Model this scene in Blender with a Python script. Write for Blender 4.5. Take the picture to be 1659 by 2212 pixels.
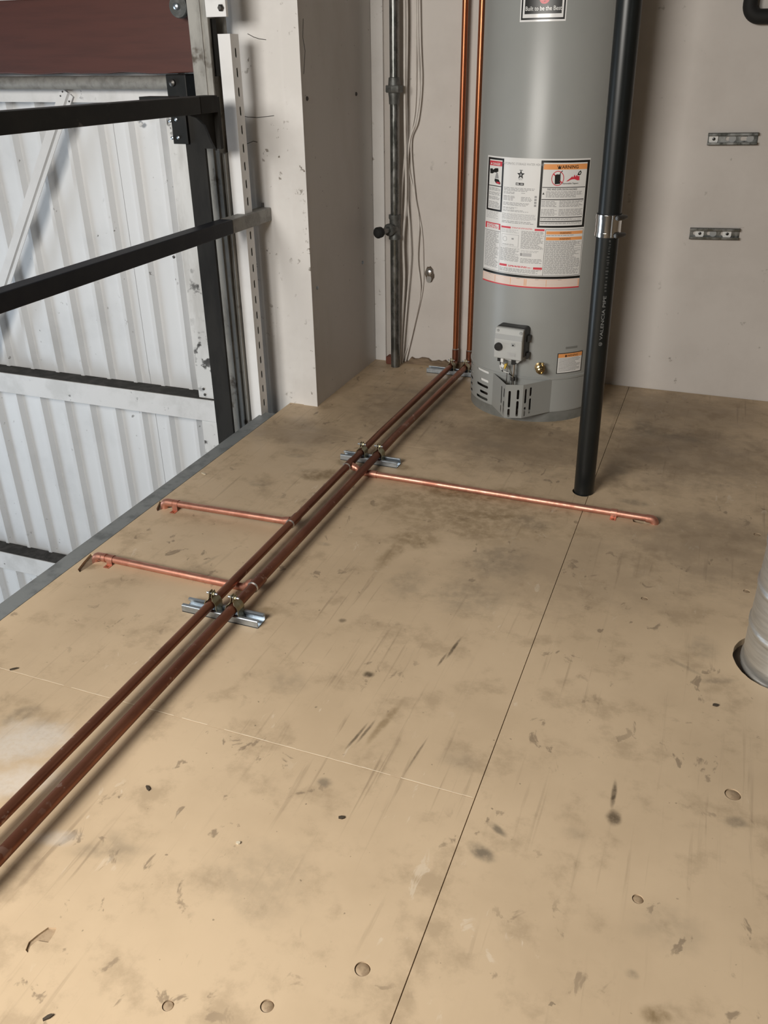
import bpy, bmesh, math, random
from mathutils import Vector, Matrix
from mathutils.geometry import tessellate_polygon
random.seed(7)
S = bpy.context.scene
COL = S.collection
for o in list(bpy.data.objects):
    bpy.data.objects.remove(o)

# ------------------------------------------------------------------ camera
IW, IH, F, CH = 1659.0, 2212.0, 1843.9, 1.25
YAW, PIT, ROL = -0.370323, 0.487973, 0.0122345
_f = Vector((math.sin(YAW)*math.cos(PIT), math.cos(YAW)*math.cos(PIT), -math.sin(PIT)))
_r = Vector((math.cos(YAW), -math.sin(YAW), 0))
_d = _f.cross(_r)
RX = _r*math.cos(ROL) + _d*math.sin(ROL)
DN = -_r*math.sin(ROL) + _d*math.cos(ROL)
cam = bpy.data.objects.new('camera', bpy.data.cameras.new('camera'))
COL.objects.link(cam)
cam.data.sensor_fit = 'VERTICAL'; cam.data.sensor_height = 36.0
cam.data.lens = F/IH*36.0
cam.data.clip_start = 0.02
m3 = Matrix((RX, -DN, -_f)).transposed()
cam.matrix_world = Matrix.Translation((0, 0, CH)) @ m3.to_4x4()
S.camera = cam

# ------------------------------------------------------------------ world, light, exposure
w = bpy.data.worlds.new('world'); S.world = w; w.use_nodes = True
bg = w.node_tree.nodes['Background']
bg.inputs[0].default_value = (0.86, 0.93, 1.0, 1); bg.inputs[1].default_value = 0.2
S.view_settings.view_transform = 'Standard'; S.view_settings.look = 'None'
S.view_settings.gamma = 1.0; S.view_settings.use_curve_mapping = False
S.view_settings.exposure = 0.0

def area(name, loc, target, sx, sy, power, col):
    l = bpy.data.lights.new(name, 'AREA'); l.shape = 'RECTANGLE'; l.size = sx; l.size_y = sy
    l.energy = power; l.color = col
    o = bpy.data.objects.new(name, l); COL.objects.link(o)
    o.location = loc
    o.rotation_euler = (Vector(target)-Vector(loc)).to_track_quat('-Z', 'Y').to_euler()
    return o
# daylight: window in the wall behind the camera, open bay door below on the left
area('window_daylight', (-1.55, -1.02, 1.78), (-0.75, 0.35, 0.10), 1.7, 0.95, 152, (1.0, 0.955, 0.885))
area('bay_door_daylight', (-6.95, 0.08, -1.15), (-1.0, 0.6, -0.9), 2.2, 3.1, 105, (0.78, 0.89, 1.0))

# ------------------------------------------------------------------ pixel helpers (direction only; depth from the plane touched)
def ray(x, y): return RX*((x-IW/2)/F) + DN*((y-IH/2)/F) + _f
C0 = Vector((0, 0, CH))
def G(x, y, z=0.0):
    d = ray(x, y); return C0 + d*((z-CH)/d.z)
def AY(x, y, Y):
    d = ray(x, y); return C0 + d*(Y/d.y)
def AX(x, y, X):
    d = ray(x, y); return C0 + d*(X/d.x)

# ------------------------------------------------------------------ materials
class NT:
    def __init__(s, name):
        s.m = bpy.data.materials.new(name); s.m.use_nodes = True
        s.t = s.m.node_tree; s.b = s.t.nodes['Principled BSDF']
        s.co = s.n('ShaderNodeTexCoord').outputs['Object']
    def n(s, k, **kw):
        o = s.t.nodes.new(k)
        for a, b in kw.items(): setattr(o, a, b)
        return o
    def l(s, a, b): s.t.links.new(a, b)
    def mapping(s, vec, scale=(1, 1, 1), loc=(0, 0, 0), rot=(0, 0, 0), kind='POINT'):
        o = s.n('ShaderNodeMapping', vector_type=kind); s.l(vec, o.inputs[0])
        o.inputs['Location'].default_value = loc; o.inputs['Rotation'].default_value = rot
        o.inputs['Scale'].default_value = scale
        return o.outputs[0]
    def noise(s, vec, scale=5, detail=4, rough=0.6, dist=0.0):
        o = s.n('ShaderNodeTexNoise'); s.l(vec, o.inputs['Vector'])
        o.inputs['Scale'].default_value = scale; o.inputs['Detail'].default_value = detail
        o.inputs['Roughness'].default_value = rough; o.inputs['Distortion'].default_value = dist
        return o.outputs[0]
    def ramp(s, v, a, b, lo=0.0, hi=1.0, smooth=True):
        o = s.n('ShaderNodeMapRange', interpolation_type='SMOOTHSTEP' if smooth else 'LINEAR')
        s.l(v, o.inputs[0])
        o.inputs[1].default_value = a; o.inputs[2].default_value = b
        o.inputs[3].default_value = lo; o.inputs[4].default_value = hi
        return o.outputs[0]
    def math(s, op, a, b=None):
        o = s.n('ShaderNodeMath', operation=op)
        for i, v in enumerate((a, b)):
            if v is None: continue
            if isinstance(v, (int, float)): o.inputs[i].default_value = v
            else: s.l(v, o.inputs[i])
        return o.outputs[0]
    def mix(s, fac, a, b):
        o = s.n('ShaderNodeMix', data_type='RGBA')
        if isinstance(fac, (int, float)): o.inputs[0].default_value = fac
        else: s.l(fac, o.inputs[0])
        for i, v in ((6, a), (7, b)):
            if isinstance(v, tuple): o.inputs[i].default_value = (*v[:3], 1)
            else: s.l(v, o.inputs[i])
        return o.outputs[2]
    def bump(s, v, strength=0.2, dist=0.002):
        o = s.n('ShaderNodeBump'); o.inputs['Strength'].default_value = strength
        o.inputs['Distance'].default_value = dist; s.l(v, o.inputs['Height'])
        s.l(o.outputs[0], s.b.inputs['Normal'])
    def base(s, v):
        if isinstance(v, tuple): s.b.inputs['Base Color'].default_value = (*v[:3], 1)
        else: s.l(v, s.b.inputs['Base Color'])
    def pr(s, rough=0.5, metal=0.0, spec=0.5, coat=0.0):
        if isinstance(rough, (int, float)): s.b.inputs['Roughness'].default_value = rough
        else: s.l(rough, s.b.inputs['Roughness'])
        s.b.inputs['Metallic'].default_value = metal
        s.b.inputs['Specular IOR Level'].default_value = spec
        if coat:
            s.b.inputs['Coat Weight'].default_value = coat; s.b.inputs['Coat Roughness'].default_value = 0.15

def pm(name, c1, c2=None, rough=0.5, metal=0.0, scale=8, stretch=(1, 1, 1), lo=0.4, hi=0.65, bump=0.0, bdist=0.001,
       spec=0.5, coat=0.0, dirt=None, dscale=40, dlo=0.66, dhi=0.72, rvar=0.0):
    t = NT(name)
    vec = t.mapping(t.co, stretch)
    nz = t.noise(vec, scale, 5, 0.62)
    c = t.mix(t.ramp(nz, lo, hi), c1, c2) if c2 else c1
    if dirt:
        d = t.math('MULTIPLY', t.ramp(t.noise(t.co, dscale, 3, 0.55), dlo, dhi),
                   t.ramp(t.noise(t.co, dscale*0.13, 3, 0.6), 0.45, 0.62))
        c = t.mix(d, c if not isinstance(c, tuple) else c, dirt)
    t.base(c)
    r = rough if not rvar else t.ramp(nz, 0.3, 0.7, rough-rvar, rough+rvar)
    t.pr(r, metal, spec, coat)
    if bump: t.bump(nz, bump, bdist)
    return t.m

MAT = {}
def mk(key, *a, **k): MAT[key] = pm(key, *a, **k)
mk('wall_paint', (0.88, 0.87, 0.86), (0.80, 0.785, 0.77), rough=0.6, scale=3, bump=0.15, dirt=(0.22, 0.19, 0.16), dscale=38, dlo=0.64, dhi=0.72)
mk('wall_clean', (0.64, 0.60, 0.565), (0.59, 0.55, 0.515), rough=0.6, scale=2.5, bump=0.12, dirt=(0.38, 0.35, 0.32), dscale=26, dlo=0.68, dhi=0.75)
mk('side_paint', (0.66, 0.64, 0.62), (0.60, 0.58, 0.55), rough=0.5, scale=3, stretch=(1, 1, 0.4), bump=0.12, dirt=(0.14, 0.12, 0.11), dscale=55, dlo=0.68, dhi=0.73)
mk('siding', (0.86, 0.87, 0.88), (0.76, 0.77, 0.78), rough=0.42, scale=2.2, dirt=(0.25, 0.24, 0.23), dscale=30, dlo=0.66, dhi=0.72, lo=.48, hi=.75)
mk('siding_trim', (0.88, 0.88, 0.88), (0.74, 0.74, 0.73), rough=0.45, scale=6, dirt=(0.12, 0.115, 0.11), dscale=34, dlo=0.64, dhi=0.70)
mk('stile_dirty', (0.84, 0.84, 0.83), (0.62, 0.61, 0.59), rough=0.5, scale=7, stretch=(1, 1, .3), dirt=(0.07, 0.065, 0.06), dscale=24, dlo=0.54, dhi=0.64)
mk('angle_white', (0.86, 0.86, 0.86), (0.80, 0.80, 0.80), rough=0.45, scale=6)
mk('steel_edge', (0.20, 0.215, 0.22), (0.12, 0.13, 0.135), rough=0.5, metal=0.0, scale=16, bump=0.1, lo=.45, hi=.7)
mk('column_grey', (0.42, 0.41, 0.38), (0.22, 0.21, 0.19), rough=0.55, scale=9, stretch=(1, 1, 0.35), bump=0.2, dirt=(0.09, 0.07, 0.05), dscale=18, dlo=0.55, dhi=0.68)
mk('grey_oversprayed', (0.30, 0.295, 0.275), (0.20, 0.195, 0.18), rough=0.55, scale=20)
mk('black_steel', (0.008, 0.009, 0.009), (0.014, 0.014, 0.0135), rough=0.5, spec=0.3, scale=14, dirt=(0.09, 0.085, 0.08), dscale=25, dlo=.66, dhi=.78)
mk('navy_steel', (0.008, 0.010, 0.017), (0.013, 0.015, 0.021), rough=0.48, spec=0.3, scale=14)
mk('post_dark', (0.012, 0.0115, 0.011), (0.022, 0.021, 0.019), rough=0.65, spec=0.25, scale=10, stretch=(1, 1, 0.3))
mk('red_wood', (0.105, 0.036, 0.026), (0.085, 0.030, 0.022), rough=0.5, scale=5, stretch=(0.5, 1, 7), bump=0.12, bdist=0.001)
mk('zinc', (0.50, 0.56, 0.62), (0.38, 0.43, 0.48), rough=0.34, metal=0.9, scale=40)
mk('galv_dark', (0.13, 0.137, 0.13), (0.24, 0.245, 0.24), rough=0.30, metal=0.8, scale=30, stretch=(1, 1, 0.5), rvar=0.1)
mk('malleable', (0.11, 0.115, 0.11), (0.18, 0.185, 0.18), rough=0.5, metal=0.6, scale=40)
mk('duct_zinc', (0.62, 0.64, 0.65), (0.52, 0.54, 0.55), rough=0.38, metal=0.85, scale=12, stretch=(1, 1, 12))
mk('yellow_zinc', (0.30, 0.27, 0.17), (0.40, 0.38, 0.27), rough=0.36, metal=0.85, scale=30)
mk('copper_dull', (0.26, 0.105, 0.062), (0.17, 0.062, 0.038), rough=0.36, metal=0.75, scale=9, stretch=(1, .35, 1), rvar=0.08, dirt=(0.36, 0.22, 0.17), dscale=30, dlo=.62, dhi=.66)
mk('copper_riser', (0.50, 0.19, 0.09), (0.38, 0.13, 0.06), rough=0.30, metal=0.85, scale=9, stretch=(1, 1, .3), rvar=0.06)
mk('copper_bright', (0.66, 0.33, 0.245), (0.50, 0.225, 0.16), rough=0.46, metal=0.85, scale=26, rvar=0.08)
mk('solder', (0.66, 0.64, 0.61), rough=0.3, metal=0.9)
mk('black_abs', (0.007, 0.009, 0.0095), (0.010, 0.012, 0.0125), rough=0.33, scale=6, spec=0.4)
mk('pipe_print', (0.16, 0.165, 0.165), rough=0.5)
mk('pipe_print_faint', (0.045, 0.047, 0.047), rough=0.5)
mk('rubber', (0.010, 0.010, 0.010), rough=0.75)
mk('steel_band', (0.88, 0.88, 0.87), rough=0.12, metal=1.0)
mk('steel_dark', (0.10, 0.095, 0.09), rough=0.4, metal=0.8)
mk('heater_paint', (0.335, 0.345, 0.335), (0.32, 0.33, 0.322), rough=0.34, scale=3, spec=0.42)
mk('heater_ring', (0.20, 0.205, 0.195), (0.15, 0.155, 0.145), rough=0.5, scale=9)
mk('heater_dark', (0.016, 0.014, 0.012), (0.05, 0.035, 0.028), rough=0.85, scale=25)
mk('insulation', (0.82, 0.82, 0.80), rough=0.6)
mk('label_white', (0.80, 0.80, 0.79), rough=0.28, coat=0.2)
mk('ink_black', (0.012, 0.012, 0.012), rough=0.35)
mk('ink_grey', (0.33, 0.33, 0.335), rough=0.4)
mk('ink_mid', (0.50, 0.50, 0.505), rough=0.4)
mk('ink_red', (0.66, 0.045, 0.07), rough=0.35)
mk('ink_orange', (0.86, 0.37, 0.13), rough=0.35)
mk('ink_pink', (0.82, 0.60, 0.50), rough=0.35)
mk('badge_silver', (0.86, 0.86, 0.86), rough=0.2)
mk('valve_plastic', (0.50, 0.51, 0.50), (0.47, 0.48, 0.47), rough=0.45, scale=6)
mk('valve_band', (0.36, 0.37, 0.37), rough=0.45)
mk('black_plastic', (0.014, 0.014, 0.014), rough=0.42)
mk('yellow_plastic', (0.62, 0.42, 0.06), rough=0.45)
mk('white_plastic', (0.78, 0.78, 0.76), rough=0.4)
mk('brass', (0.44, 0.34, 0.18), (0.38, 0.29, 0.15), rough=0.22, metal=1.0, scale=8)
mk('aluminium', (0.62, 0.62, 0.61), rough=0.28, metal=1.0)
mk('cable', (0.74, 0.71, 0.67), (0.66, 0.62, 0.58), rough=0.5, scale=12)
mk('cable_blue', (0.03, 0.09, 0.30), rough=0.45)
mk('dark_wood', (0.085, 0.062, 0.043), (0.12, 0.09, 0.06), rough=0.8, scale=8)
mk('raw_wood', (0.24, 0.175, 0.115), (0.16, 0.11, 0.07), rough=0.75, scale=14, stretch=(1, 5, 5), bump=.3)
mk('chip_dark', (0.06, 0.045, 0.03), rough=0.8)
mk('chip_pale', (0.62, 0.55, 0.42), rough=0.7)
mk('brick_red', (0.17, 0.055, 0.035), rough=0.7)
mk('dark_ply', (0.20, 0.15, 0.10), (0.16, 0.12, 0.08), rough=0.7, scale=3)
mk('ledge_dark', (0.035, 0.033, 0.030), (0.07, 0.065, 0.06), rough=0.9, scale=20)
mk('joint_pale', (0.74, 0.64, 0.49), rough=0.6)
mk('concrete', (0.42, 0.41, 0.39), (0.34, 0.33, 0.31), rough=0.75, scale=2)
mk('ceiling_dark', (0.10, 0.095, 0.09), (0.08, 0.075, 0.07), rough=0.8, scale=2)
mk('plug_filler', (0.40, 0.295, 0.19), (0.30, 0.215, 0.135), rough=0.6, scale=60, lo=.4, hi=.6)

def floor_material():
    t = NT('painted_plywood')
    P = t.co
    n1 = t.noise(P, 2.0, 6, 0.6)
    n2 = t.noise(t.mapping(P, (1, 1, 1), (3, 7, 0)), 9.0, 6, 0.65)
    base = t.mix(t.ramp(n1, 0.35, 0.68), (0.610, 0.470, 0.316), (0.520, 0.396, 0.262))
    base = t.mix(t.ramp(n2, 0.50, 0.68, 0, 0.55), base, (0.36, 0.268, 0.172))
    # wood grain streaks along the sheets
    g = t.noise(t.mapping(P, (70, 3.0, 1)), 1.0, 4, 0.55, 0.4)
    gm = t.math('MULTIPLY', t.ramp(g, 0.57, 0.74), t.ramp(t.noise(P, 2.2, 3, 0.5), 0.40, 0.62))
    base = t.mix(t.math('MULTIPLY', gm, 0.45), base, (0.20, 0.14, 0.09))
    # scuffs and small dark marks
    s1 = t.math('MULTIPLY', t.ramp(t.noise(t.mapping(P, (1, 0.7, 1), (1, 2, 0)), 22, 5, 0.6, 0.6), 0.605, 0.665), t.ramp(t.noise(t.mapping(P, loc=(9, 4, 0)), 3.2, 2, 0.5), 0.46, 0.60))
    base = t.mix(t.math('MULTIPLY', s1, 0.62), base, (0.17, 0.125, 0.085))
    s2 = t.ramp(t.noise(t.mapping(P, loc=(5, 1, 0)), 62, 2, 0.5), 0.735, 0.77)
    base = t.mix(t.math('MULTIPLY', s2, 0.55), base, (0.12, 0.09, 0.06))
    # pale scuffs
    s3 = t.math('MULTIPLY', t.ramp(t.noise(t.mapping(P, (1, .4, 1), (2, 8, 0)), 30, 4, 0.6, 1.0), 0.63, 0.69), t.ramp(t.noise(t.mapping(P, loc=(4, 4, 0)), 2.6, 2, 0.5), 0.50, 0.60))
    base = t.mix(t.math('MULTIPLY', s3, 0.5), base, (0.70, 0.60, 0.47))
    # individual stains, painted pale glare and broad dark patches: px, py, size along x (m), along y (m), turn, strength, kind
    ST = [
        (1000, 1068, .21, .050, 0.0, .60, 0), (930, 1040, .10, .035, 0.0, .5, 0), (1060, 1115, .17, .045, .1, .55, 0), (900, 1165, .10, .06, .2, .42, 0), (990, 1110, .06, .04, .3, .5, 0),
        (1150, 1130, .07, .05, 0, .35, 1), (690, 1025, .10, .055, .2, .52, 0), (745, 1000, .05, .03, 0, .5, 0), (560, 1045, .05, .03, 0, .35, 1),
        (1395, 925, .06, .12, .2, .48, 1), (1470, 945, .16, .035, -.12, .42, 1), (1370, 1085, .06, .03, 0, .45, 1), (1330, 1010, .05, .10, 0, .3, 1),
        (850, 1190, .03, .13, -.1, .38, 0), (1080, 1215, .10, .12, .2, .38, 1), (1010, 1290, .12, .10, .4, .33, 1), (880, 1260, .06, .10, 0, .28, 1),
        (795, 1457, .014, .013, .3, .85, 2), (700, 1690, .020, .016, .2, .6, 1), (1040, 1840, .030, .020, -.5, .75, 1), (1075, 1790, .026, .009, -.5, .7, 1),
        (1325, 1715, .006, .040, .05, .85, 2), (1325, 1765, .016, .022, .05, .75, 2), (1590, 1775, .022, .018, .2, .55, 1), (1365, 2105, .012, .010, 0, .5, 1),
        (240, 1835, .085, .020, .35, .35, 1), (255, 1830, .05, .03, -.4, .30, 1), (60, 1600, .11, .075, .5, .55, 3), (30, 1690, .10, .05, .5, .5, 3), (120, 1810, .05, .02, .4, .35, 3), (45, 1545, .030, .05, -.6, .45, 1),  # pale entries paint the floor glare into the colour
        (1150, 960, .55, .30, 0, .60, 4), (1470, 980, .42, .36, .2, .60, 4), (640, 935, .34, .16, .1, .45, 4), (1000, 1100, .40, .22, 0, .40, 0), (1540, 1180, .30, .30, 0, .50, 4), (900, 880, .32, .4, 0, .50, 4), (1250, 1230, .40, .25, .2, .32, 4), (1450, 880, .5, .25, 0, .45, 4),  # broad brown patches that darken the far floor
        (620, 1470, .06, .05, 0, .25, 1), (830, 1560, .012, .09, -.15, .45, 0), (1450, 2010, .07, .05, 0, .18, 1), (560, 1900, .12, .10, .3, .22, 1),
        (1420, 2195, .025, .018, 0, .6, 0), (700, 1175, .025, .014, 0, .4, 1), (1550, 1470, .045, .012, .4, .45, 1), (1480, 1440, .05, .008, -.5, .4, 1), (1520, 1400, .045, .05, 0, .3, 1),
        (980, 1400, .005, .050, -.12, .75, 2), (955, 1425, .004, .030, -.12, .6, 2), (770, 1590, .004, .050, -.15, .65, 2), (790, 1580, .004, .045, -.15, .6, 2), (900, 1630, .003, .06, -.1, .5, 2),
        (200, 1225, .03, .02, .5, .45, 0), (425, 1240, .05, .05, .3, .25, 1), (445, 1215, .008, .06, -.3, .35, 1), (1150, 900, .16, .05, 0, .35, 1), (1330, 880, .05, .10, 0, .35, 1),
        (740, 1340, .012, .01, 0, .55, 2), (1240, 1800, .03, .02, .2, .2, 1), (1000, 1640, .05, .04, 0, .25, 1),
        (890, 845, .12, .03, 0, .35, 1), (640, 985, .04, .02, .2, .35, 1), (1050, 960, .10, .05, 0, .25, 1), (580, 1320, .03, .02, 0, .35, 0), (865, 1010, .05, .025, 0, .45, 0),
    ]
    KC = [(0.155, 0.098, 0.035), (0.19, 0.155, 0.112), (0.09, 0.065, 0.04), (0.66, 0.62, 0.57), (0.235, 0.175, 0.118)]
    dn = t.n('ShaderNodeTexNoise'); t.l(P, dn.inputs['Vector']); dn.inputs['Scale'].default_value = 14; dn.inputs['Detail'].default_value = 5; dn.inputs['Roughness'].default_value = 0.65
    cen = t.n('ShaderNodeVectorMath', operation='SUBTRACT'); t.l(dn.outputs[1], cen.inputs[0]); cen.inputs[1].default_value = (.5, .5, .5)
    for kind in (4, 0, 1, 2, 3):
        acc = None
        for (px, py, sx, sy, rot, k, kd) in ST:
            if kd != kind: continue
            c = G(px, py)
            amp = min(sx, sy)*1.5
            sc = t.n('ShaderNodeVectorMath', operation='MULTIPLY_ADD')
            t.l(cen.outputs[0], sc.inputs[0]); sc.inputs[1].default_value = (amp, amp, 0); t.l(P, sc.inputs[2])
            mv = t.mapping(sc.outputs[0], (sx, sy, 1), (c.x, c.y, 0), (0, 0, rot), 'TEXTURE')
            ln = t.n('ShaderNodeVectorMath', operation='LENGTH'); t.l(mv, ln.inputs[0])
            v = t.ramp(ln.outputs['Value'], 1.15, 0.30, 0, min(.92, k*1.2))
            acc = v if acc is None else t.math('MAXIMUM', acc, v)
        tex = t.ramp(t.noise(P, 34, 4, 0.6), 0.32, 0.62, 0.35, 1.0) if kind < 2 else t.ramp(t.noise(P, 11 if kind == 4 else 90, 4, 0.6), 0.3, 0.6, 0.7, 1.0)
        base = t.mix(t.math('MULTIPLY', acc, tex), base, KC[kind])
    t.base(base)
    t.pr(t.ramp(n2, 0.3, 0.7, 0.42, 0.60), 0, 0.36)
    bsum = t.math('ADD', t.math('MULTIPLY', g, 0.5), t.math('MULTIPLY', n2, 0.6))
    t.bump(bsum, 0.16, 0.002)
    return t.m
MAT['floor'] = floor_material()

# ------------------------------------------------------------------ mesh builder
class MB:
    def __init__(s): s.v = []; s.f = []
    def add(s, vs, fs):
        b = len(s.v); s.v += [Vector(p) for p in vs]; s.f += [[i+b for i in f] for f in fs]; return s
    def box(s, x0, x1, y0, y1, z0, z1):
        return s.add([(x0, y0, z0), (x1, y0, z0), (x1, y1, z0), (x0, y1, z0), (x0, y0, z1), (x1, y0, z1), (x1, y1, z1), (x0, y1, z1)],
                     [(0, 3, 2, 1), (4, 5, 6, 7), (0, 1, 5, 4), (1, 2, 6, 5), (2, 3, 7, 6), (3, 0, 4, 7)])
    def tube(s, pts, r, seg=16, caps=True):
        pts = [Vector(p) for p in pts]; n = len(pts)
        rs = r if isinstance(r, (list, tuple)) else [r]*n
        tg = [(pts[min(i+1, n-1)]-pts[max(i-1, 0)]).normalized() for i in range(n)]
        a = Vector((0, 0, 1)) if abs(tg[0].z) < 0.9 else Vector((1, 0, 0))
        nv = (a - tg[0]*a.dot(tg[0])).normalized()
        vs = []
        for i in range(n):
            nv = (nv - tg[i]*nv.dot(tg[i])).normalized(); bv = tg[i].cross(nv)
            for k in range(seg):
                t = 2*math.pi*k/seg
                vs.append(pts[i] + (nv*math.cos(t) + bv*math.sin(t))*rs[i])
        fs = [(i*seg+k, i*seg+(k+1) % seg, (i+1)*seg+(k+1) % seg, (i+1)*seg+k) for i in range(n-1) for k in range(seg)]
        if caps: fs += [list(range(seg-1, -1, -1)), list(range((n-1)*seg, n*seg))]
        return s.add(vs, fs)
    def cyl(s, a, b, r, seg=16): return s.tube([a, b], r, seg)
    def lathe(s, prof, c, seg=48, axis=(0, 0, 1), caps=True):
        ax = Vector(axis).normalized(); c = Vector(c)
        u = Vector((1, 0, 0)) if abs(ax.x) < 0.9 else Vector((0, 1, 0))
        u = (u-ax*u.dot(ax)).normalized(); v = ax.cross(u)
        vs = [c + ax*z + (u*math.cos(2*math.pi*k/seg)+v*math.sin(2*math.pi*k/seg))*r for r, z in prof for k in range(seg)]
        n = len(prof)
        fs = [(i*seg+k, i*seg+(k+1) % seg, (i+1)*seg+(k+1) % seg, (i+1)*seg+k) for i in range(n-1) for k in range(seg)]
        if caps: fs += [list(range(seg-1, -1, -1)), list(range((n-1)*seg, n*seg))]
        return s.add(vs, fs)
    def prism(s, poly, fn, d0, d1):
        """poly: 2D outline, fn(a, b, d) -> world; extruded from d0 to d1"""
        n = len(poly)
        vs = [fn(a, b, d0) for a, b in poly] + [fn(a, b, d1) for a, b in poly]
        fs = [list(range(n-1, -1, -1)), list(range(n, 2*n))] + [(i, (i+1) % n, n+(i+1) % n, n+i) for i in range(n)]
        return s.add(vs, fs)
    def plate(s, outer, holes, fn, t):
        """flat plate with holes; fn(a, b, w) -> world, thickness t (w from -t to 0)"""
        loops = [list(outer)] + [list(h) for h in holes]
        tris = tessellate_polygon([[Vector((a, b, 0)) for a, b in lp] for lp in loops])
        flat = [p for lp in loops for p in lp]; n = len(flat)
        vs = [fn(a, b, 0) for a, b in flat] + [fn(a, b, -t) for a, b in flat]
        fs = [tuple(x) for x in tris] + [(x[2]+n, x[1]+n, x[0]+n) for x in tris]
        o = 0
        for lp in loops:
            k = len(lp)
            fs += [(o+i, o+(i+1) % k, n+o+(i+1) % k, n+o+i) for i in range(k)]
            o += k
        return s.add(vs, fs)
    def mesh(s, name, mat, smooth=35):
        me = bpy.data.meshes.new(name); me.from_pydata([tuple(p) for p in s.v], [], s.f); me.validate(); me.update()
        bm = bmesh.new(); bm.from_mesh(me); bmesh.ops.recalc_face_normals(bm, faces=bm.faces); bm.to_mesh(me); bm.free()
        if mat: me.materials.append(MAT[mat])
        if smooth:
            for p in me.polygons: p.use_smooth = True
            me.set_sharp_from_angle(angle=math.radians(smooth))
        return me
    def build(s, name, mat, parent=None, smooth=35, bevel=0.0):
        o = bpy.data.objects.new(name, s.mesh(name, mat, smooth)); COL.objects.link(o)
        if parent is not None: child(o, parent)
        if bevel:
            b = o.modifiers.new('bevel', 'BEVEL'); b.width = bevel; b.segments = 2; b.limit_method = 'ANGLE'
        return o
def child(o, p):
    o.parent = p
    o.matrix_parent_inverse = Matrix.Translation(-p.location) if p.type == 'EMPTY' else Matrix.Identity(4)
def thing(name, label, cat, loc=(0, 0, 0), group=None):
    o = bpy.data.objects.new(name, None); COL.objects.link(o); o.location = loc; o.empty_display_size = 0.05
    return tag(o, label, cat, group)
def tag(o, label, cat, group=None):
    o['label'] = label; o['category'] = cat
    if group: o['group'] = group
    return o
def struct(o): o['kind'] = 'structure'; return o
def root(name, loc=(0, 0, 0)):
    o = bpy.data.objects.new(name, None); COL.objects.link(o); o.location = loc; return struct(o)
def cut(o, cutter):
    """boolean a cutter builder out of a mesh object and keep the result as plain mesh data"""
    c = bpy.data.objects.new('cutter', cutter.mesh('cutter', None, 0)); COL.objects.link(c)
    m = o.modifiers.new('cut', 'BOOLEAN'); m.object = c; m.operation = 'DIFFERENCE'; m.solver = 'EXACT'
    dg = bpy.context.evaluated_depsgraph_get(); dg.update()
    me = bpy.data.meshes.new_from_object(o.evaluated_get(dg))
    o.modifiers.remove(m); old = o.data; o.data = me; me.name = old.name
    bpy.data.objects.remove(c)
    for p in me.polygons: p.use_smooth = True
    me.set_sharp_from_angle(angle=math.radians(30))
def fillet(pts, rad, n=8):
    pts = [Vector(p) for p in pts]; out = [pts[0]]
    for i in range(1, len(pts)-1):
        p = pts[i]; a = (pts[i-1]-p); b = (pts[i+1]-p); la, lb = a.length, b.length; a.normalize(); b.normalize()
        ang = a.angle(b)
        if ang > 3.1: out.append(p); continue
        d = min(rad/math.tan(ang/2), la*.49, lb*.49); r = d*math.tan(ang/2)
        c = p + (a+b).normalized()*(r/math.sin(ang/2))
        s0 = p+a*d-c; s1 = p+b*d-c; ax = s0.cross(s1).normalized(); tot = s0.angle(s1)
        for k in range(n+1):
            out.append(c + Matrix.Rotation(tot*k/n, 3, ax) @ s0)
    out.append(pts[-1]); return out
def spline(pts, n=8):
    pts = [Vector(p) for p in pts]; P = [pts[0]]+pts+[pts[-1]]; out = []
    for i in range(1, len(P)-2):
        for k in range(n):
            t = k/n; a, b, c, d = P[i-1:i+3]
            out.append(0.5*((2*b)+(c-a)*t+(2*a-5*b+4*c-d)*t*t+(3*b-a-3*c+d)*t**3))
    out.append(pts[-1]); return out
def circ(cx, cy, rx, ry=None, n=20, j=0.0):
    ry = ry or rx
    return [(cx+rx*(1+random.uniform(-j, j))*math.cos(2*math.pi*k/n), cy+ry*(1+random.uniform(-j, j))*math.sin(2*math.pi*k/n)) for k in range(n)]
def slot(cx, cy, lx, ly, n=6):
    """rounded slot of overall size lx, ly"""
    r = min(lx, ly)/2; out = []
    if lx >= ly: cs = [((lx/2-r), 0, -90), (-(lx/2-r), 0, 90)]
    else: cs = [(0, (ly/2-r), 0), (0, -(ly/2-r), 180)]
    for ox, oy, a0 in cs:
        for k in range(n+1):
            a = math.radians(a0+180*k/n); out.append((cx+ox+r*math.cos(a), cy+oy+r*math.sin(a)))
    return out
def rrect(x0, x1, y0, y1, r, n=5):
    out = []
    for cx, cy, a0 in ((x1-r, y1-r, 0), (x0+r, y1-r, 90), (x0+r, y0+r, 180), (x1-r, y0+r, 270)):
        for k in range(n+1):
            a = math.radians(a0+90*k/n); out.append((cx+r*math.cos(a), cy+r*math.sin(a)))
    return out
def text_polys(body, size, bold=0.0):
    cu = bpy.data.curves.new('t', 'FONT'); cu.body = body; cu.size = size; cu.resolution_u = 3; cu.offset = bold
    o = bpy.data.objects.new('t', cu); COL.objects.link(o)
    dg = bpy.context.evaluated_depsgraph_get(); dg.update()
    me = bpy.data.meshes.new_from_object(o.evaluated_get(dg))
    vs = [(v.co.x, v.co.y) for v in me.vertices]; fs = [list(p.vertices) for p in me.polygons]
    bpy.data.objects.remove(o); bpy.data.curves.remove(cu); bpy.data.meshes.remove(me)
    return vs, fs

# ================================================================== ROOM SHELL
FX0, FX1, FY0, WY = -1.560, 3.0, -1.1, 3.625       # deck left edge (wood), right, front, back wall
JX, JY, JY2 = -0.2725, 1.1625, 2.705              # plywood joints
PILX, PILY = -1.436, 2.965                        # pilaster corner
OUTX = -1.616

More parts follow.
